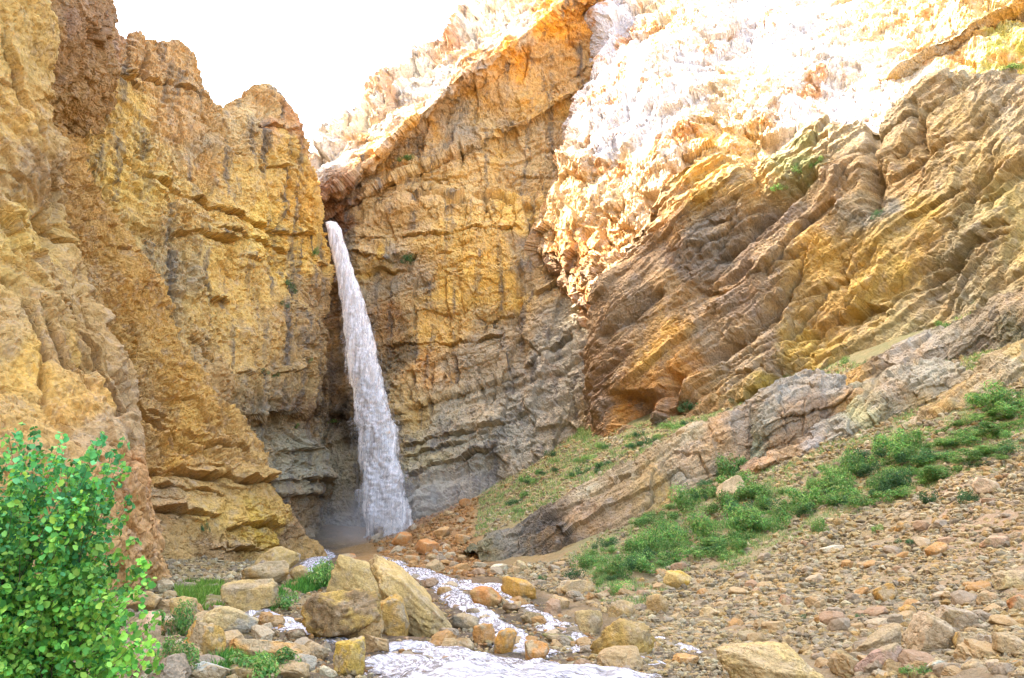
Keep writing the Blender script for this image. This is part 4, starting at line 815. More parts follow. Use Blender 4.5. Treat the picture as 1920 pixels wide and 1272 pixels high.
def pebbles(name, parts, label):
    VV, FF, CC = [], [], []; base = 0
    v0, f0 = ICO[1]
    for poly, n, smin, smax, cols, near in parts:
        q = sample_poly(poly, n, rng); h, ok = ground_hit(q[:, 0], q[:, 1]); h = h[ok]; n = len(h)
        s = smin * (smax / smin) ** (rng.random(n) ** 2.2) * (0.45 + h[:, 1] / near)
        vv = v0[None] * rng.uniform(0.6, 1.15, (n, len(v0), 1)) * (rng.uniform(0.55, 1.2, (n, 1, 3)) * np.array([1, 1, 0.75]))
        th = rng.uniform(0, 6.28, n); c, sn = np.cos(th)[:, None], np.sin(th)[:, None]
        x = vv[..., 0] * c - vv[..., 1] * sn; y = vv[..., 0] * sn + vv[..., 1] * c
        vv = np.stack([x, y, vv[..., 2]], -1) * s[:, None, None] + h[:, None, :] + np.array([0, 0, 1])[None, None] * (s * 0.15)[:, None, None]
        ca = np.array([A(k) * 0.70 for k in cols]); cc = ca[rng.integers(len(cols), size=n)] * rng.uniform(0.75, 1.15, (n, 1))
        VV.append(vv.reshape(-1, 3)); CC.append(np.repeat(cc, len(v0), 0))
        FF.append((f0[None] + (base + np.arange(n) * len(v0))[:, None, None]).reshape(-1, 3)); base += n * len(v0)
    o = mesh_obj(name, np.vstack(VV), np.vstack(FF), MAT['stone'], np.vstack(CC), smooth_sh=False)
    return tag(o, label, 'scree', None, 'stuff')
tc_ = [(205, 168, 108), (198, 158, 106), (180, 152, 115), (220, 182, 122), (208, 160, 92), (188, 162, 122), (222, 194, 146), (160, 132, 98)]
oc_ = [(205, 135, 62), (212, 145, 75), (190, 125, 65), (200, 150, 90)]
pebbles('scree', [([(1920, 850), (2350, 700), (2350, 1450), (1920, 1450)], 5500, 0.055, 0.24, tc_, 60), ([(200, 1272), (1920, 1272), (1920, 1450), (200, 1450)], 5000, 0.05, 0.2, tc_, 60), ([(-300, 1080), (200, 1080), (200, 1450), (-300, 1450)], 2500, 0.05, 0.2, tc_, 60), (talus, 17000, 0.055, 0.24, tc_, 60), (apron, 2600, 0.09, 0.34, oc_, 110), (bank, 2600, 0.05, 0.20, tc_, 60), (leftb, 2200, 0.05, 0.20, tc_, 60), (bed_, 3800, 0.05, 0.17, tc_ + oc_, 60), ([(1120, 1210), (1330, 1170), (1420, 1215), (1360, 1272), (900, 1272), (1000, 1200)], 2200, 0.05, 0.2, tc_, 60), ([(200, 1040), (560, 1040), (520, 1100), (330, 1110)], 2400, 0.06, 0.26, tc_, 60), (bushband, 4500, 0.06, 0.20, tc_, 60), (grassy, 4500, 0.07, 0.30, tc_, 110), (upper_, 1800, 0.06, 0.24, tc_, 80), (upper2, 3000, 0.06, 0.26, tc_, 70), (midl, 4200, 0.06, 0.26, tc_, 70)],
        'tan scree of countless small angular stones')

# ------------------------------------------------------------------ water
def water_mat(name, white=(0.80, 0.78, 0.78), dark=(0.30, 0.29, 0.30), scale=(1, 1, 1), lo=0.42, hi=0.62, alpha=None, dens=3.0, trans=0.35, bump=0.5):
    m, nt, b = new_mat(name)
    uv = node(nt, 'ShaderNodeAttribute', attribute_name='Flow')
    mp = nt.nodes.new('ShaderNodeMapping'); mp.inputs['Scale'].default_value = scale; nt.links.new(uv.outputs['Vector'], mp.inputs[0])
    n = node(nt, 'ShaderNodeTexNoise'); n.inputs['Scale'].default_value = dens; n.inputs['Detail'].default_value = 8; n.inputs['Roughness'].default_value = 0.65
    n.inputs['Distortion'].default_value = 0.4
    nt.links.new(mp.outputs[0], n.inputs['Vector'])
    k = ramp(nt, n.outputs['Fac'], [(lo, 0.0), (hi, 1.0)])
    c = mix(nt, dark, white, k)
    nt.links.new(c, b.inputs['Base Color']); b.inputs['Roughness'].default_value = 0.35
    bp = nt.nodes.new('ShaderNodeBump'); bp.inputs['Strength'].default_value = bump; bp.inputs['Distance'].default_value = 0.06
    nt.links.new(n.outputs['Fac'], bp.inputs['Height']); nt.links.new(bp.outputs[0], b.inputs['Normal'])
    tl = nt.nodes.new('ShaderNodeBsdfTranslucent'); nt.links.new(c, tl.inputs[0])
    ms = nt.nodes.new('ShaderNodeMixShader'); ms.inputs[0].default_value = trans
    nt.links.new(b.outputs[0], ms.inputs[1]); nt.links.new(tl.outputs[0], ms.inputs[2])
    out = nt.nodes['Material Output']; sh = ms.outputs[0]
    if alpha is not None:
        ed = node(nt, 'ShaderNodeAttribute', attribute_name='Edge')
        th = node(nt, 'ShaderNodeMath', operation='MULTIPLY_ADD'); nt.links.new(n.outputs['Fac'], th.inputs[0]); th.inputs[1].default_value = alpha[0]
        nt.links.new(ed.outputs['Fac'], th.inputs[2])
        mr = node(nt, 'ShaderNodeMapRange'); mr.inputs['From Min'].default_value = alpha[1]; mr.inputs['From Max'].default_value = alpha[2]; nt.links.new(th.outputs[0], mr.inputs['Value']); a = mr.outputs[0]
        tr = nt.nodes.new('ShaderNodeBsdfTransparent'); m2 = nt.nodes.new('ShaderNodeMixShader')
        nt.links.new(a, m2.inputs[0]); nt.links.new(tr.outputs[0], m2.inputs[1]); nt.links.new(sh, m2.inputs[2]); sh = m2.outputs[0]
    nt.links.new(sh, out.inputs['Surface'])
    return m
def set_attr(o, name, vals, kind='FLOAT'):
    a = o.data.attributes.new(name, 'FLOAT_VECTOR' if kind == 'VEC' else 'FLOAT', 'POINT')
    if kind == 'VEC': a.data.foreach_set('vector', np.asarray(vals, np.float32).ravel())
    else: a.data.foreach_set('value', np.asarray(vals, np.float32).ravel())
def wet(m):
    nt = m.node_tree; b = nt.nodes['Principled BSDF']; r = [n for n in nt.nodes if n.type == 'VALTORGB'][0]
    q = ramp(nt, [n for n in nt.nodes if n.type == 'TEX_NOISE'][0].outputs['Fac'], [(0.45, 0.08), (0.6, 0.6)]); nt.links.new(q, b.inputs['Roughness']); return m
MAT['fall'] = water_mat('falling_water', (0.90, 0.83, 0.75), (0.68, 0.62, 0.56), (2.2, 2.2, 0.09), 0.36, 0.62, alpha=(2.2, 0.80, 1.40), dens=1.3, bump=0.12)
MAT['veil'] = water_mat('water_veil', (0.72, 0.67, 0.63), (0.5, 0.465, 0.435), (2.6, 2.6, 0.08), 0.36, 0.60, alpha=(3.0, 1.75, 2.9), dens=1.5, bump=0.05)
MAT['stream'] = water_mat('stream_foam', (0.64, 0.595, 0.585), (0.24, 0.212, 0.19), (2.6, 0.7, 1), 0.44, 0.62, alpha=(2.8, 1.5, 2.1), dens=3.4, trans=0.1, bump=0.5)

fy = np.array([418, 432, 460, 500, 560, 640, 720, 800, 900, 980, 1030])
fl_ = np.array([610, 613, 619, 628, 640, 650, 663, 674, 688, 694, 690])
fr_ = np.array([632, 640, 648, 660, 680, 701, 716, 736, 751, 762, 768])
fd = np.array([112.5, 111.6, 111.2, 110.8, 110.2, 109.5, 108.8, 108.0, 107.0, 106.2, 105.6])
def fall_part(name, parent, grow, mat, seed, bulge, rag):
    nr, na = 460, 72
    yy = np.linspace(fy[0], fy[-1], nr); gr_ = grow * np.linspace(0.1, 1.2, nr); l = np.interp(yy, fy, fl_) - gr_; r = np.interp(yy, fy, fr_) + gr_; dd = np.interp(yy, fy, fd)
    cxp, hw = (l + r) / 2, (r - l) / 2
    c = P(cxp, yy, dd); rad = hw / F * dd * 1.02
    th = np.linspace(0, 2 * np.pi, na)
    X = c[:, None, 0] + rad[:, None] * np.cos(th)[None]; Yv = c[:, None, 1] - rad[:, None] * bulge * np.sin(th)[None]; Z = c[:, None, 2] + 0 * X
    g = np.stack([X, Yv, Z], -1)
    drop = np.linspace(0, 1, nr)[:, None]
    nz = np.stack([g[..., 0] * 1.1, g[..., 1] * 1.1, g[..., 2] * 0.12], -1)
    k = (0.08 + 0.22 * drop) * fbm(nz, 4, seed, 0.6) * rag
    k2 = (0.03 + 0.08 * drop) * fbm(np.stack([g[..., 0] * 2.5, g[..., 1] * 2.5, g[..., 2] * 0.4], -1), 3, seed + 3, 0.6) * rag
    off_ = (k + k2)
    g[..., 0] += np.cos(th)[None] * off_ * rad[:, None]; g[..., 1] -= np.sin(th)[None] * off_ * rad[:, None]
    g[..., 0] += (0.12 + 0.25 * drop) * gnoise(np.stack([0 * X, 0 * X + seed, Z / 2.2], -1), 5)
    o = mesh_obj(name, g, grid_faces(nr, na), mat, None, parent)
    fl = np.stack([g[..., 0], g[..., 1], g[..., 2]], -1); set_attr(o, 'Flow', fl, 'VEC')
    e = np.abs(np.sin(th))[None] ** 2.2 + 0 * X; e = e * (1 - smooth(0.86, 1.0, drop)) + (smooth(0.0, 0.02, drop) - 1) * 0.3
    set_attr(o, 'Edge', e)
    return o
wf = bpy.data.objects.new('waterfall', None); COL.objects.link(wf)
tag(wf, 'tall narrow white waterfall dropping from the dark notch in the cliff', 'waterfall')
fall_part('water_column', wf, 4, MAT['fall'], 5, 0.55, 1.0)
fall_part('spray_veil', wf, 12, MAT['veil'], 15, 0.75, 2.0)

# mist at its foot
def volume_ball(name, c, r, dens, label):
    v, f = ICO[4]; o = mesh_obj(name, v * np.asarray(r), f, None); o.location = c
    m = bpy.data.materials.new(name); m.use_nodes = True; nt = m.node_tree; nt.nodes.remove(nt.nodes['Principled BSDF'])
    tc = nt.nodes.new('ShaderNodeTexCoord'); mp = nt.nodes.new('ShaderNodeMapping'); mp.inputs['Scale'].default_value = [1 / a for a in r]
    nt.links.new(tc.outputs['Object'], mp.inputs[0])
    ln = node(nt, 'ShaderNodeVectorMath', operation='LENGTH'); nt.links.new(mp.outputs[0], ln.inputs[0])
    k = ramp(nt, ln.outputs['Value'], [(0.0, 1.0), (0.35, 0.55), (0.95, 0.0)])
    n = node(nt, 'ShaderNodeTexNoise'); n.inputs['Scale'].default_value = 0.25; n.inputs['Detail'].default_value = 3; nt.links.new(tc.outputs['Object'], n.inputs['Vector'])
    kk = ramp(nt, n.outputs['Fac'], [(0.3, 0.3), (0.7, 1.3)])
    a = node(nt, 'ShaderNodeMath', operation='MULTIPLY'); nt.links.new(k, a.inputs[0]); nt.links.new(kk, a.inputs[1])
    a2 = node(nt, 'ShaderNodeMath', operation='MULTIPLY'); nt.links.new(a.outputs[0], a2.inputs[0]); a2.inputs[1].default_value = dens
    pv = nt.nodes.new('ShaderNodeVolumePrincipled'); pv.inputs['Color'].default_value = (0.95, 0.91, 0.87, 1); nt.links.new(a2.outputs[0], pv.inputs['Density'])
    nt.links.new(pv.outputs[0], nt.nodes['Material Output'].inputs['Volume']); o.data.materials.append(m)
    return tag(o, label, 'mist', None, 'stuff')
volume_ball('mist', P(690, 985, 103.5), (8.5, 4.0, 5.5), 0.13, 'grey spray mist hanging round the waterfall foot')
volume_ball('mist', P(830, 925, 103.0), (9.0, 3.0, 4.2), 0.11, 'thin drifting mist over the bank right of the waterfall')

wet(MAT['stream'])
# stream
def strip(pts, n=420, nw=60, lift=0.17):
    """pts: (px, py, half width in metres)"""
    p = np.asarray(pts, float); h, _ = ground_hit(p[:, 0], p[:, 1])
    c = cr(h, n); w = np.interp(np.linspace(0, len(p) - 1, n), np.arange(len(p)), p[:, 2])
    t = np.gradient(c, axis=0); t[:, 2] = 0; t /= np.linalg.norm(t, axis=1, keepdims=True); s = np.stack([t[:, 1], -t[:, 0], 0 * w], -1)
    u = np.linspace(-1, 1, nw)
    jag = 0.35 * gnoise(np.stack([c[:, 0] * 1.6, c[:, 1] * 1.6, 0 * w], -1), 3)
    g = c[:, None] + s[:, None] * (u[None] * 0.85 * w[:, None] * (1 + 1.6 * jag[:, None]))[..., None]
    L = np.r_[0, np.cumsum(np.linalg.norm(np.diff(c, axis=0), axis=1))]
    g[..., 2] = ground_z(g[..., 0], g[..., 1]) - 0.05 + (lift + 0.12) * np.clip(w / 1.1, 0.2, 1)[:, None] * (1 - np.abs(u[None]) ** 2.5) + (1 - u[None] ** 2) * 0.10 * fbm(g * np.array([1.3, 1.3, 0]), 2, 8, 0.5) + 0.02 * fbm(g * np.array([5, 5, 0]), 3, 28, 0.6, ridged=True) + 0.01 * fbm(g * np.array([7, 7, 0]), 2, 18)
    fl = np.stack([u[None] * w[:, None], np.repeat(L[:, None], nw, 1), 0 * g[..., 0] + pts[0][0]], -1)
    e = 1.0 - np.abs(u[None]) ** 3 * 0.9 + 0 * g[..., 0]
    e = e - 0.8 * (1 - np.minimum(1, np.minimum(np.arange(n), np.arange(n)[::-1]) / 24.0))[:, None]
    return g, fl, e
ST_ = [
    [(600, 1034, 1.77), (606, 1046, 1.61), (590, 1058, 1.29), (572, 1066, 0.96), (560, 1080, 0.73)],
    [(545, 1120, 0.40), (470, 1152, 0.40), (520, 1166, 0.56), (570, 1182, 0.65), (620, 1196, 0.65), (650, 1210, 0.48)],
    [(715, 1050, 1.13), (745, 1066, 1.13), (790, 1082, 1.05), (830, 1094, 0.88), (850, 1120, 0.73), (868, 1138, 0.73), (905, 1160, 0.65), (935, 1180, 0.65), (962, 1204, 0.65), (985, 1222, 0.77), (1040, 1240, 0.66)],
    [(860, 1094, 0.81), (930, 1104, 0.81), (960, 1128, 0.48), (985, 1138, 0.48), (1020, 1158, 0.44), (1060, 1174, 0.44), (1085, 1196, 0.40), (1098, 1222, 0.55)],
    [(1010, 1175, 0.33), (1040, 1186, 0.33), (1070, 1208, 0.33), (1100, 1228, 0.49)],
    [(700, 1226, 0.44), (740, 1216, 0.55), (800, 1214, 0.56), (850, 1236, 0.88), (930, 1250, 0.88), (1010, 1262, 0.88), (1120, 1272, 0.88), (1240, 1282, 0.66)],
    [(720, 1240, 0.77), (760, 1256, 1.10), (840, 1272, 1.33), (940, 1285, 1.33), (1060, 1296, 1.10)],
    [(1180, 1236, 0.34), (1215, 1240, 0.39), (1240, 1254, 0.39)],
    [(1236, 1198, 0.25), (1262, 1208, 0.33), (1290, 1222, 0.44), (1316, 1232, 0.34)],
    [(1335, 1226, 0.22), (1352, 1222, 0.27), (1370, 1228, 0.22)],
    [(1555, 1252, 0.27), (1580, 1256, 0.34), (1605, 1268, 0.34)],
]
VV, FF, FLW, ED = [], [], [], []; base = 0
for s_ in ST_:
    g, fl, e = strip(s_); VV.append(g.reshape(-1, 3)); FLW.append(fl.reshape(-1, 3)); ED.append(e.ravel())
    FF.append(grid_faces(g.shape[0], g.shape[1]) + base); base += g.shape[0] * g.shape[1]
stream = mesh_obj('stream', np.vstack(VV), np.vstack(FF), MAT['stream']); set_attr(stream, 'Flow', np.vstack(FLW), 'VEC'); set_attr(stream, 'Edge', np.concatenate(ED))
tag(stream, kind='structure')

# ------------------------------------------------------------------ plants
def leaf_mat(name, trans=0.35, rough=0.72):
    m, nt, b = new_mat(name); at = node(nt, 'ShaderNodeAttribute', attribute_name='Col')
    oi = nt.nodes.new('ShaderNodeObjectInfo'); r = ramp(nt, oi.outputs['Random'], [(0.0, 0.75), (1.0, 1.25)])
    c = mix(nt, at.outputs['Color'], r, 1.0, 'MULTIPLY')
    nt.links.new(c, b.inputs['Base Color']); b.inputs['Roughness'].default_value = rough; b.inputs['Specular IOR Level'].default_value = 0.3
    tl = nt.nodes.new('ShaderNodeBsdfTranslucent'); nt.links.new(c, tl.inputs[0]); ms = nt.nodes.new('ShaderNodeMixShader'); ms.inputs[0].default_value = trans
    nt.links.new(b.outputs[0], ms.inputs[1]); nt.links.new(tl.outputs[0], ms.inputs[2]); nt.links.new(ms.outputs[0], nt.nodes['Material Output'].inputs['Surface'])
    return m
MAT['leaf'] = leaf_mat('leaf'); MAT['grass'] = leaf_mat('grass_blade', 0.3)
MAT['wood'] = rock_mat('bark', 6, base=(0.09, 0.06, 0.035), grey=(0.14, 0.11, 0.09), ochre=(0.10, 0.06, 0.03))
def leaves(ctr, out, size, cols, rng, roundish=True, up=0.5):
    """six-point folded leaves; ctr (n,3), out (n,3) facing; returns verts, quads, colours"""
    n = len(ctr)
    nrm = out + rng.normal(size=(n, 3)) * 0.55 + np.array([0, -0.15, up]); nrm /= np.linalg.norm(nrm, axis=1, keepdims=True)
    t = rng.normal(size=(n, 3)); t[:, 2] -= 0.5; t -= (t * nrm).sum(1, keepdims=True) * nrm; t /= np.linalg.norm(t, axis=1, keepdims=True)
    b = np.cross(nrm, t); s = (size * rng.uniform(0.45, 1.4, n))[:, None]; w = 0.42 if roundish else 0.2
    fold = 0.12
    v = np.stack([ctr - 0.5 * s * t, ctr - 0.15 * s * t + w * s * b + fold * s * nrm, ctr + 0.25 * s * t + 0.85 * w * s * b + fold * s * nrm,
                  ctr + 0.55 * s * t - 0.05 * s * nrm, ctr + 0.25 * s * t - 0.85 * w * s * b + fold * s * nrm, ctr - 0.15 * s * t - w * s * b + fold * s * nrm], 1)
    f = np.array([[0, 1, 2, 3], [0, 3, 4, 5]])[None] + (np.arange(n) * 6)[:, None, None]
    c = np.repeat(cols, 6, 0)
    return v.reshape(-1, 3), f.reshape(-1, 4), c
def tube(paths, sides=5):
    VV, FF, base = [], [], 0
    for p, r in paths:
        p = np.asarray(p, float); n = len(p); r = np.broadcast_to(np.asarray(r, float), (n,))
        t = np.gradient(p, axis=0); t /= np.linalg.norm(t, axis=1, keepdims=True)
        a = np.cross(t, [0.3, 0.9, 0.2]); a /= np.linalg.norm(a, axis=1, keepdims=True); b = np.cross(t, a)
        th = np.arange(sides) / sides * 2 * np.pi
        v = p[:, None] + r[:, None, None] * (a[:, None] * np.cos(th)[None, :, None] + b[:, None] * np.sin(th)[None, :, None])
        VV.append(v.reshape(-1, 3))
        i = np.arange(n - 1)[:, None] * sides; j = np.arange(sides)[None]; j2 = (j + 1) % sides
        FF.append((np.stack([i + j, i + j2, i + sides + j2, i + sides + j], -1).reshape(-1, 4)) + base); base += n * sides
    return np.vstack(VV), np.vstack(FF)
def greens(n, cols, rng, var=0.25):
    c = np.array([lin(k) for k in cols]); return c[rng.integers(len(cols), size=n)] * rng.uniform(1 - var, 1 + var, (n, 1))

# the leafy bush at the left
rb = np.random.default_rng(3)
bush = bpy.data.objects.new('leafy_bush', None); COL.objects.link(bush); root = P(20, 1400, 8.4); root[2] = float(ground_z(root[0], root[1])); bush.location = root
tag(bush, 'big bright green leafy bush filling the lower left corner', 'bush')
tips = sample_poly([(-150, 860), (0, 835), (60, 850), (130, 860), (175, 910), (190, 1000), (215, 1090), (225, 1200), (215, 1290), (-150, 1290)], 230, rb).tolist()
tips += [(66, 806), (58, 822), (172, 838), (186, 832), (160, 860), (234, 828), (214, 850), (200, 876), (180, 900), (226, 975), (262, 1062), (268, 1145), (274, 1196), (264, 1225), (250, 1175), (112, 838), (14, 806), (208, 936), (246, 1250), (140, 870), (30, 820), (88, 842), (236, 1100), (220, 1040), (240, 1215), (205, 905), (262, 1110), (255, 1010), (285, 1090), (300, 1150), (290, 1210), (280, 1040), (250, 930), (238, 870), (190, 815), (120, 815), (300, 1240), (40, 800)]
LC, LO, LCOL, TW = [], [], [], []
for (tx, ty) in tips:
    tip = P(tx, ty, 8.0 + rb.uniform(-0.55, 0.55)); b0 = np.array([root[0] + rb.uniform(-0.5, 0.4), root[1] + rb.uniform(-0.25, 0.25), root[2]])
    mid = b0 * 0.45 + tip * 0.55 + rb.normal(size=3) * 0.17 + [-0.08, 0, 0.06]
    path = cr(np.array([b0, mid, tip]), 24); TW.append((path, np.linspace(0.007, 0.0012, 24)))
    nl = int(rb.integers(80, 130)); u = 1 - rb.random(nl) ** 1.25 * 0.66; q = np.stack([np.interp(u * 23, np.arange(24), path[:, j]) for j in range(3)], -1)
    spread = 0.035 + 0.15 * (1 - u)[:, None] ** 0.6
    d = rb.normal(size=(nl, 3)); d /= np.linalg.norm(d, axis=1, keepdims=True)
    LC.append(q + d * spread); LO.append(d)
    up = np.clip((1030 - ty) / 220, 0, 1)
    ca = greens(nl, [(80, 142, 72), (68, 130, 70), (98, 160, 92), (112, 160, 70), (76, 136, 84)], rb); cb = greens(nl, [(110, 160, 58), (88, 144, 56), (128, 172, 70), (76, 132, 58), (140, 170, 66)], rb)
    LCOL.append(np.where((rb.random(nl) < up)[:, None], ca, cb) * rb.uniform(0.5, 1.3))
v, f, c = leaves(np.vstack(LC) - root, np.vstack(LO), 0.056, np.vstack(LCOL) * 1.8, rb)
mesh_obj('foliage', v, f, MAT['leaf'], c, bush)
v, f = tube(TW); mesh_obj('stems', v - root, f, MAT['wood'], None, bush)

# low shrubs of the slope: seven shapes, copied
def shrub_mesh(seed, cols, n=1250, leaf=0.09):
    r = np.random.default_rng(seed); nb = int(r.integers(6, 10)); LC, LO, LL = [], [], []
    for _ in range(nb):
        c = np.array([r.uniform(-0.7, 0.7), r.uniform(-0.6, 0.6), r.uniform(0.12, 0.48)]); R = r.uniform(0.18, 0.38); k = n // nb
        d = r.normal(size=(k, 3)); d /= np.linalg.norm(d, axis=1, keepdims=True); p = c + d * R * r.uniform(0.3, 1.1, (k, 1)) ** 0.6
        p[:, 2] = np.maximum(p[:, 2], 0.0); LC.append(p); LO.append(d); LL.append(greens(k, cols, r) * r.uniform(0.75, 1.25))
    v, f, c = leaves(np.vstack(LC), np.vstack(LO), leaf, np.vstack(LL), r, False)
    me = mesh_obj('shrub', v, f, MAT['leaf'], c); d = me.data; bpy.data.objects.remove(me); return d
GR = [(94, 142, 62), (116, 158, 70), (84, 132, 64), (136, 166, 80), (108, 140, 80), (150, 154, 88)]
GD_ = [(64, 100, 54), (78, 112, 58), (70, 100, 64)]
SH = [shrub_mesh(700 + i, GR if i < 6 else GD_) for i in range(9)]
rs_ = np.random.default_rng(77)
def shrub(px, py, w, label, group=None, k=None, tall=0.55, dark=False):
    h, ok = ground_hit(px, py); h = h[0]
    d0 = h[1] * CT + h[2] * ST; s = w / F * d0 / 1.7
    o = bpy.data.objects.new('shrub', SH[k if k is not None else int(rs_.integers(6, 9) if dark else rs_.integers(6))]); COL.objects.link(o)
    o.location = (h[0], h[1], h[2] - 0.03); o.scale = (s, s * 0.9, s * tall * 1.6); o.rotation_euler = (0, 0, rs_.uniform(0, 6.28))
    return tag(o, label, 'shrub', group)
band1 = [(1090, 1045), (1160, 1000), (1290, 940), (1330, 900), (1400, 870), (1400, 890), (1350, 940), (1540, 905), (1700, 825), (1800, 775), (1920, 735), (1920, 860), (1780, 890), (1650, 950), (1540, 985), (1440, 1010), (1370, 1062), (1300, 1040), (1160, 1095), (1120, 1110)]
for (x, y) in sample_poly(band1, 222, rs_):
    shrub(x, y, 36 + 84 * rs_.random() ** 1.5 * (0.6 + 0.4 * (x - 1000) / 900), 'low green shrub in the dense band of bushes across the right slope', 'shrubs in the band across the right slope', tall=(0.3 + 0.65 * rs_.random() ** 1.6) * (0.6 if x > 1720 else 1.0), dark=rs_.random() < 0.15)
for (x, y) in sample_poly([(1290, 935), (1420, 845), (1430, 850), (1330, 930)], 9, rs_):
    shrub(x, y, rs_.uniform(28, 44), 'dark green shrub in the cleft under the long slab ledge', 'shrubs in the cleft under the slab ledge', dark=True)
for (x, y) in sample_poly([(1140, 835), (1280, 785), (1400, 730), (1590, 690), (1420, 742), (1300, 800), (1200, 855)], 20, rs_):
    shrub(x, y, rs_.uniform(18, 40), 'olive shrub on the strip of ground between slab ledges and bedded cliff', 'shrubs between the ledges and the cliff', dark=rs_.random() < 0.3)
for (x, y) in sample_poly([(1600, 705), (1700, 640), (1880, 560), (1880, 590), (1720, 660), (1640, 690)], 14, rs_):
    shrub(x, y, rs_.uniform(20, 42), 'olive shrub at the foot of the bedded cliff above the upper grey ledge', 'shrubs at the foot of the bedded cliff', dark=rs_.random() < 0.3)
gp2 = [(1010, 800), (1080, 760), (1110, 790), (1110, 830), (1050, 830)]
for (x, y) in sample_poly([(1000, 880), (1060, 840), (1130, 830), (1200, 835), (1120, 890), (1040, 920), (950, 980), (900, 1000), (930, 940)], 26, rs_):
    shrub(x, y, rs_.uniform(18, 40), 'small green tuft shrub on the grassy bank behind the long slab ledge', 'shrubs on the grassy bank behind the ledge', dark=rs_.random() < 0.4)
for (x, y) in sample_poly([(1015, 812), (1080, 775), (1108, 790), (1108, 820), (1050, 826)], 14, rs_):
    shrub(x, y, rs_.uniform(20, 36), 'bright green shrub in the corner under the dark orange hollow', 'shrubs in the corner under the orange hollow')
shrub(325, 1190, 100, 'bushy green shrub between the salmon boulder and the orange boulder', k=1, tall=0.9)
shrub(320, 1262, 110, 'green shrub at the bottom edge right of the leafy bush', k=2, tall=0.9)
shrub(470, 1275, 150, 'rounded grassy green shrub at the bottom edge below the flat orange slab', k=0, tall=0.6)
shrub(600, 1098, 92, 'bright green shrub on top of the bank left of the huge leaning slab', k=3, tall=0.8)
shrub(530, 1142, 86, 'darker green shrub hanging over the left white water', k=4, tall=0.6)
shrub(1160, 1085, 66, 'bright green shrub at the lower left tip of the band of bushes', k=5, tall=0.9)
shrub(1150, 1118, 60, 'green shrub among pale stones above the big golden boulder', k=1, tall=0.7)
shrub(1075, 1086, 44, 'small dark bush alone on the bare bank', k=6, tall=0.7)
shrub(1018, 1090, 24, 'tiny dark plant left of the small dark bush', k=7, tall=0.9)
shrub(1745, 945, 44, 'dark rounded shrub alone under the band of bushes', k=8, tall=0.8)
shrub(1815, 945, 46, 'hazy grey green shrub on the upper scree near the pinkish boulder', k=6, tall=0.9)
shrub(1705, 1020, 40, 'teal green plant lying over a rock on the open scree', k=7, tall=0.5)
shrub(1540, 1000, 40, 'green shrub hanging below the band above the thin pale slab', k=2, tall=1.1)
shrub(1610, 1160, 26, 'tiny dark green plant in the scree above the leaning slab', k=8, tall=0.6)
shrub(1510, 1160, 46, 'flat teal plant in the middle of the open scree', k=7, tall=0.35)
shrub(1600, 1192, 24, 'small plant at the upper end of the leaning slab', k=8, tall=0.6)
shrub(1730, 1268, 70, 'green plant among the rocks at the bottom right edge', k=3, tall=0.5)
shrub(1640, 1000, 30, 'small green shrub beside the orange boulder pile', k=1, tall=0.8)
shrub(500, 1078, 30, 'small green plant beneath the low brownish boulder', k=0, tall=0.7)

# grass
def grass(name, parts, label):
    VV, CC = [], []
    for poly, n, hgt, cols in parts:
        q = sample_poly(poly, n, rs_); h, ok = ground_hit(q[:, 0], q[:, 1]); h = h[ok]
        keep = gnoise(h * np.array([0.55, 0.55, 0]) + 3, 44) + 0.5 * gnoise(h * np.array([2.0, 2.0, 0]), 45) > 0.02; h = h[keep]; n = len(h)
        d = rs_.normal(size=(n, 3)) * [0.5, 0.5, 0.1] + [0, 0, 1]; hh = (hgt * rs_.uniform(0.5, 1.2, n) * (0.5 + h[:, 1] / 60))[:, None]
        t = rs_.uniform(0, 6.28, n); w = np.stack([np.cos(t), np.sin(t), 0 * t], -1) * hh * 0.10
        VV.append(np.stack([h - w - [0, 0, 0.03], h + w - [0, 0, 0.03], h + d * hh], 1).reshape(-1, 3)); CC.append(np.repeat(greens(n, cols, rs_), 3, 0))
    v = np.vstack(VV); f = np.arange(len(v)).reshape(-1, 3)
    return tag(mesh_obj(name, v, f, MAT['grass'], np.vstack(CC), smooth_sh=False), label, 'grass', None, 'stuff')
gg = [(104, 140, 66), (128, 156, 80), (92, 126, 70), (145, 158, 98), (178, 166, 104)]
grass('grass', [(grassy, 42000, 0.17, gg + [(165, 155, 95)]), (gp2, 5000, 0.25, gg), (upper_, 16000, 0.16, gg), (upper2, 24000, 0.2, gg), (midl, 24000, 0.17, gg), (bushband, 70000, 0.15, gg + [(165, 155, 95)]), ([(325, 1105), (350, 1095), (420, 1098), (428, 1130), (410, 1150), (370, 1150), (345, 1130)], 9000, 0.28, [(100, 135, 45), (120, 145, 55), (85, 115, 40)]),
                ([(400, 1240), (480, 1228), (540, 1272), (400, 1272)], 6000, 0.30, [(70, 120, 45), (95, 140, 50)]), ([(490, 1130), (600, 1070), (640, 1090), (560, 1120), (510, 1150)], 5000, 0.3, [(70, 120, 45), (95, 140, 50)]),
                ([(1100, 1060), (1250, 1060), (1260, 1110), (1200, 1150), (1120, 1130)], 7000, 0.16, gg), (talus, 3500, 0.10, gg), ([(1920, 690), (2350, 520), (2350, 720), (1920, 860)], 16000, 0.18, gg)], 'short grass on the banks and slopes')

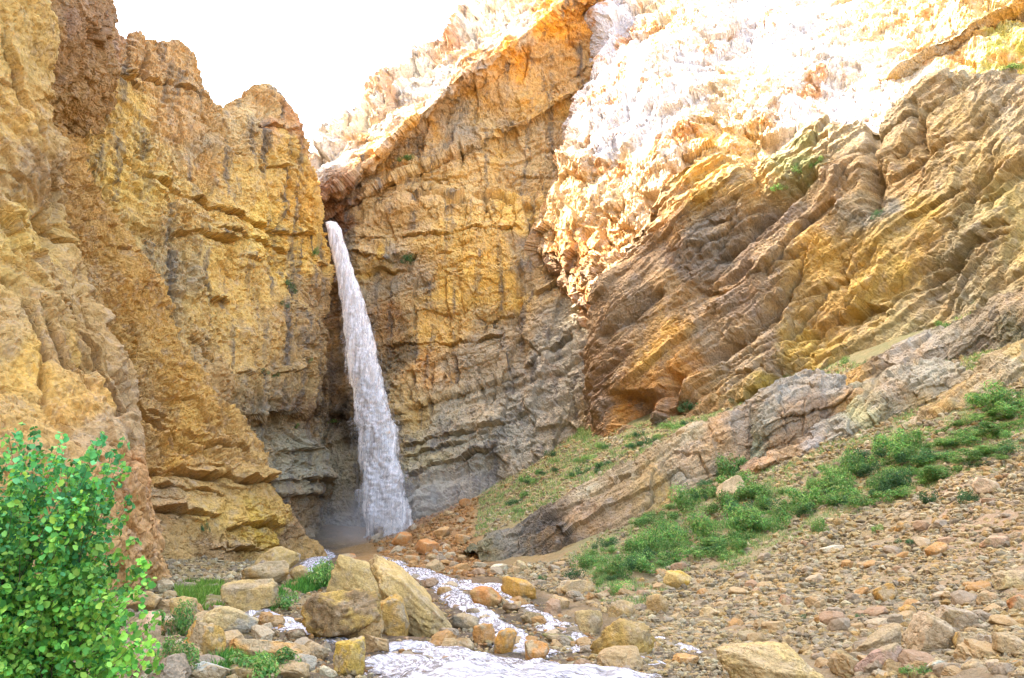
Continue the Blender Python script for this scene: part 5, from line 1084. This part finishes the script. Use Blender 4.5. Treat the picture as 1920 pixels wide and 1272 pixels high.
# plants rooted in the cliffs: find the rock behind their place and root them there
bpy.context.view_layer.update()
dg = bpy.context.evaluated_depsgraph_get()
def rock_at(px, py):
    d = P(px, py, 1.0); d = Vector(d / np.linalg.norm(d)); o = Vector((0, 0, 0))
    for _ in range(12):
        ok, loc, nrm, _i, ob, _m = scene.ray_cast(dg, o, d)
        if not ok: return None, None
        if ob.get('kind') == 'structure' or ob.name.startswith('rock_ledge'): return loc, nrm
        o = loc + d * 0.05
    return None, None
def wallplant(px, py, w, label, k, tall=0.8):
    l, n = rock_at(px, py)
    if l is None: return
    d0 = l.y * CT + l.z * ST; s = w / F * d0 / 1.7
    o = bpy.data.objects.new('cliff_plant', SH[k]); COL.objects.link(o); o.location = l - Vector((0, -0.1, 0.2 * s)); o.scale = (s, s * 0.8, s * tall * 1.6); o.rotation_euler = (0.5, 0, k * 1.3)
    tag(o, label, 'plant', 'plants rooted in the cliffs')
wallplant(538, 536, 40, 'larger green plant clinging to the cliff face left of the waterfall', 6, 0.55)
wallplant(525, 572, 26, 'green plant clinging just below the larger one on the left cliff', 7)
wallplant(586, 478, 16, 'narrow green plant at the cliff edge beside the waterfall top', 1, 1.8)
wallplant(577, 676, 18, 'small green plant halfway down the cliff beside the waterfall', 2, 0.9)
wallplant(518, 708, 30, 'low dark plant on the lower edge of the smooth left face', 8, 0.4)
wallplant(490, 696, 24, 'thin sparse plant left of the low dark one on the left face', 7, 0.5)
wallplant(386, 996, 26, 'dark pointed plant on the spur above the left boulders', 8, 1.3)
wallplant(762, 492, 40, 'dark plant under the grey overhang right of the waterfall top', 6, 0.7)
wallplant(745, 668, 20, 'small plant on the ledge right of the waterfall', 2)
wallplant(620, 790, 40, 'mossy green plant on the wet ledge behind the waterfall', 3, 0.4)
wallplant(555, 800, 30, 'mossy green plant on the wet ledge left of the waterfall', 4, 0.4)
wallplant(760, 300, 30, 'small green plant under the orange overhang', 5, 0.7)
wallplant(1495, 318, 60, 'wide green shrub on the high ledge below the sunlit slope', 1, 0.5)
wallplant(1560, 292, 56, 'bright green shrub at the right end of the high ledge', 2, 0.4)
wallplant(1470, 352, 44, 'green shrub low in the cleft under the high ledge', 3, 0.6)
wallplant(1530, 306, 40, 'green shrub in the middle of the high ledge', 4, 0.5)
wallplant(1290, 770, 60, 'green bush at the foot of the bedded cliff right of the orange hollow', 6, 0.6)
wallplant(1245, 800, 40, 'small green bush under the bedded cliff beside the orange hollow', 2, 0.6)
wallplant(1585, 685, 44, 'green shrub growing above the rounded grey domed ledge', 1, 0.8)
wallplant(1895, 128, 44, 'yellow green patch of plants at the top right corner', 5, 0.5)
wallplant(1640, 410, 24, 'green plant in the upright grey gully of the bedded cliff', 6, 1.4)
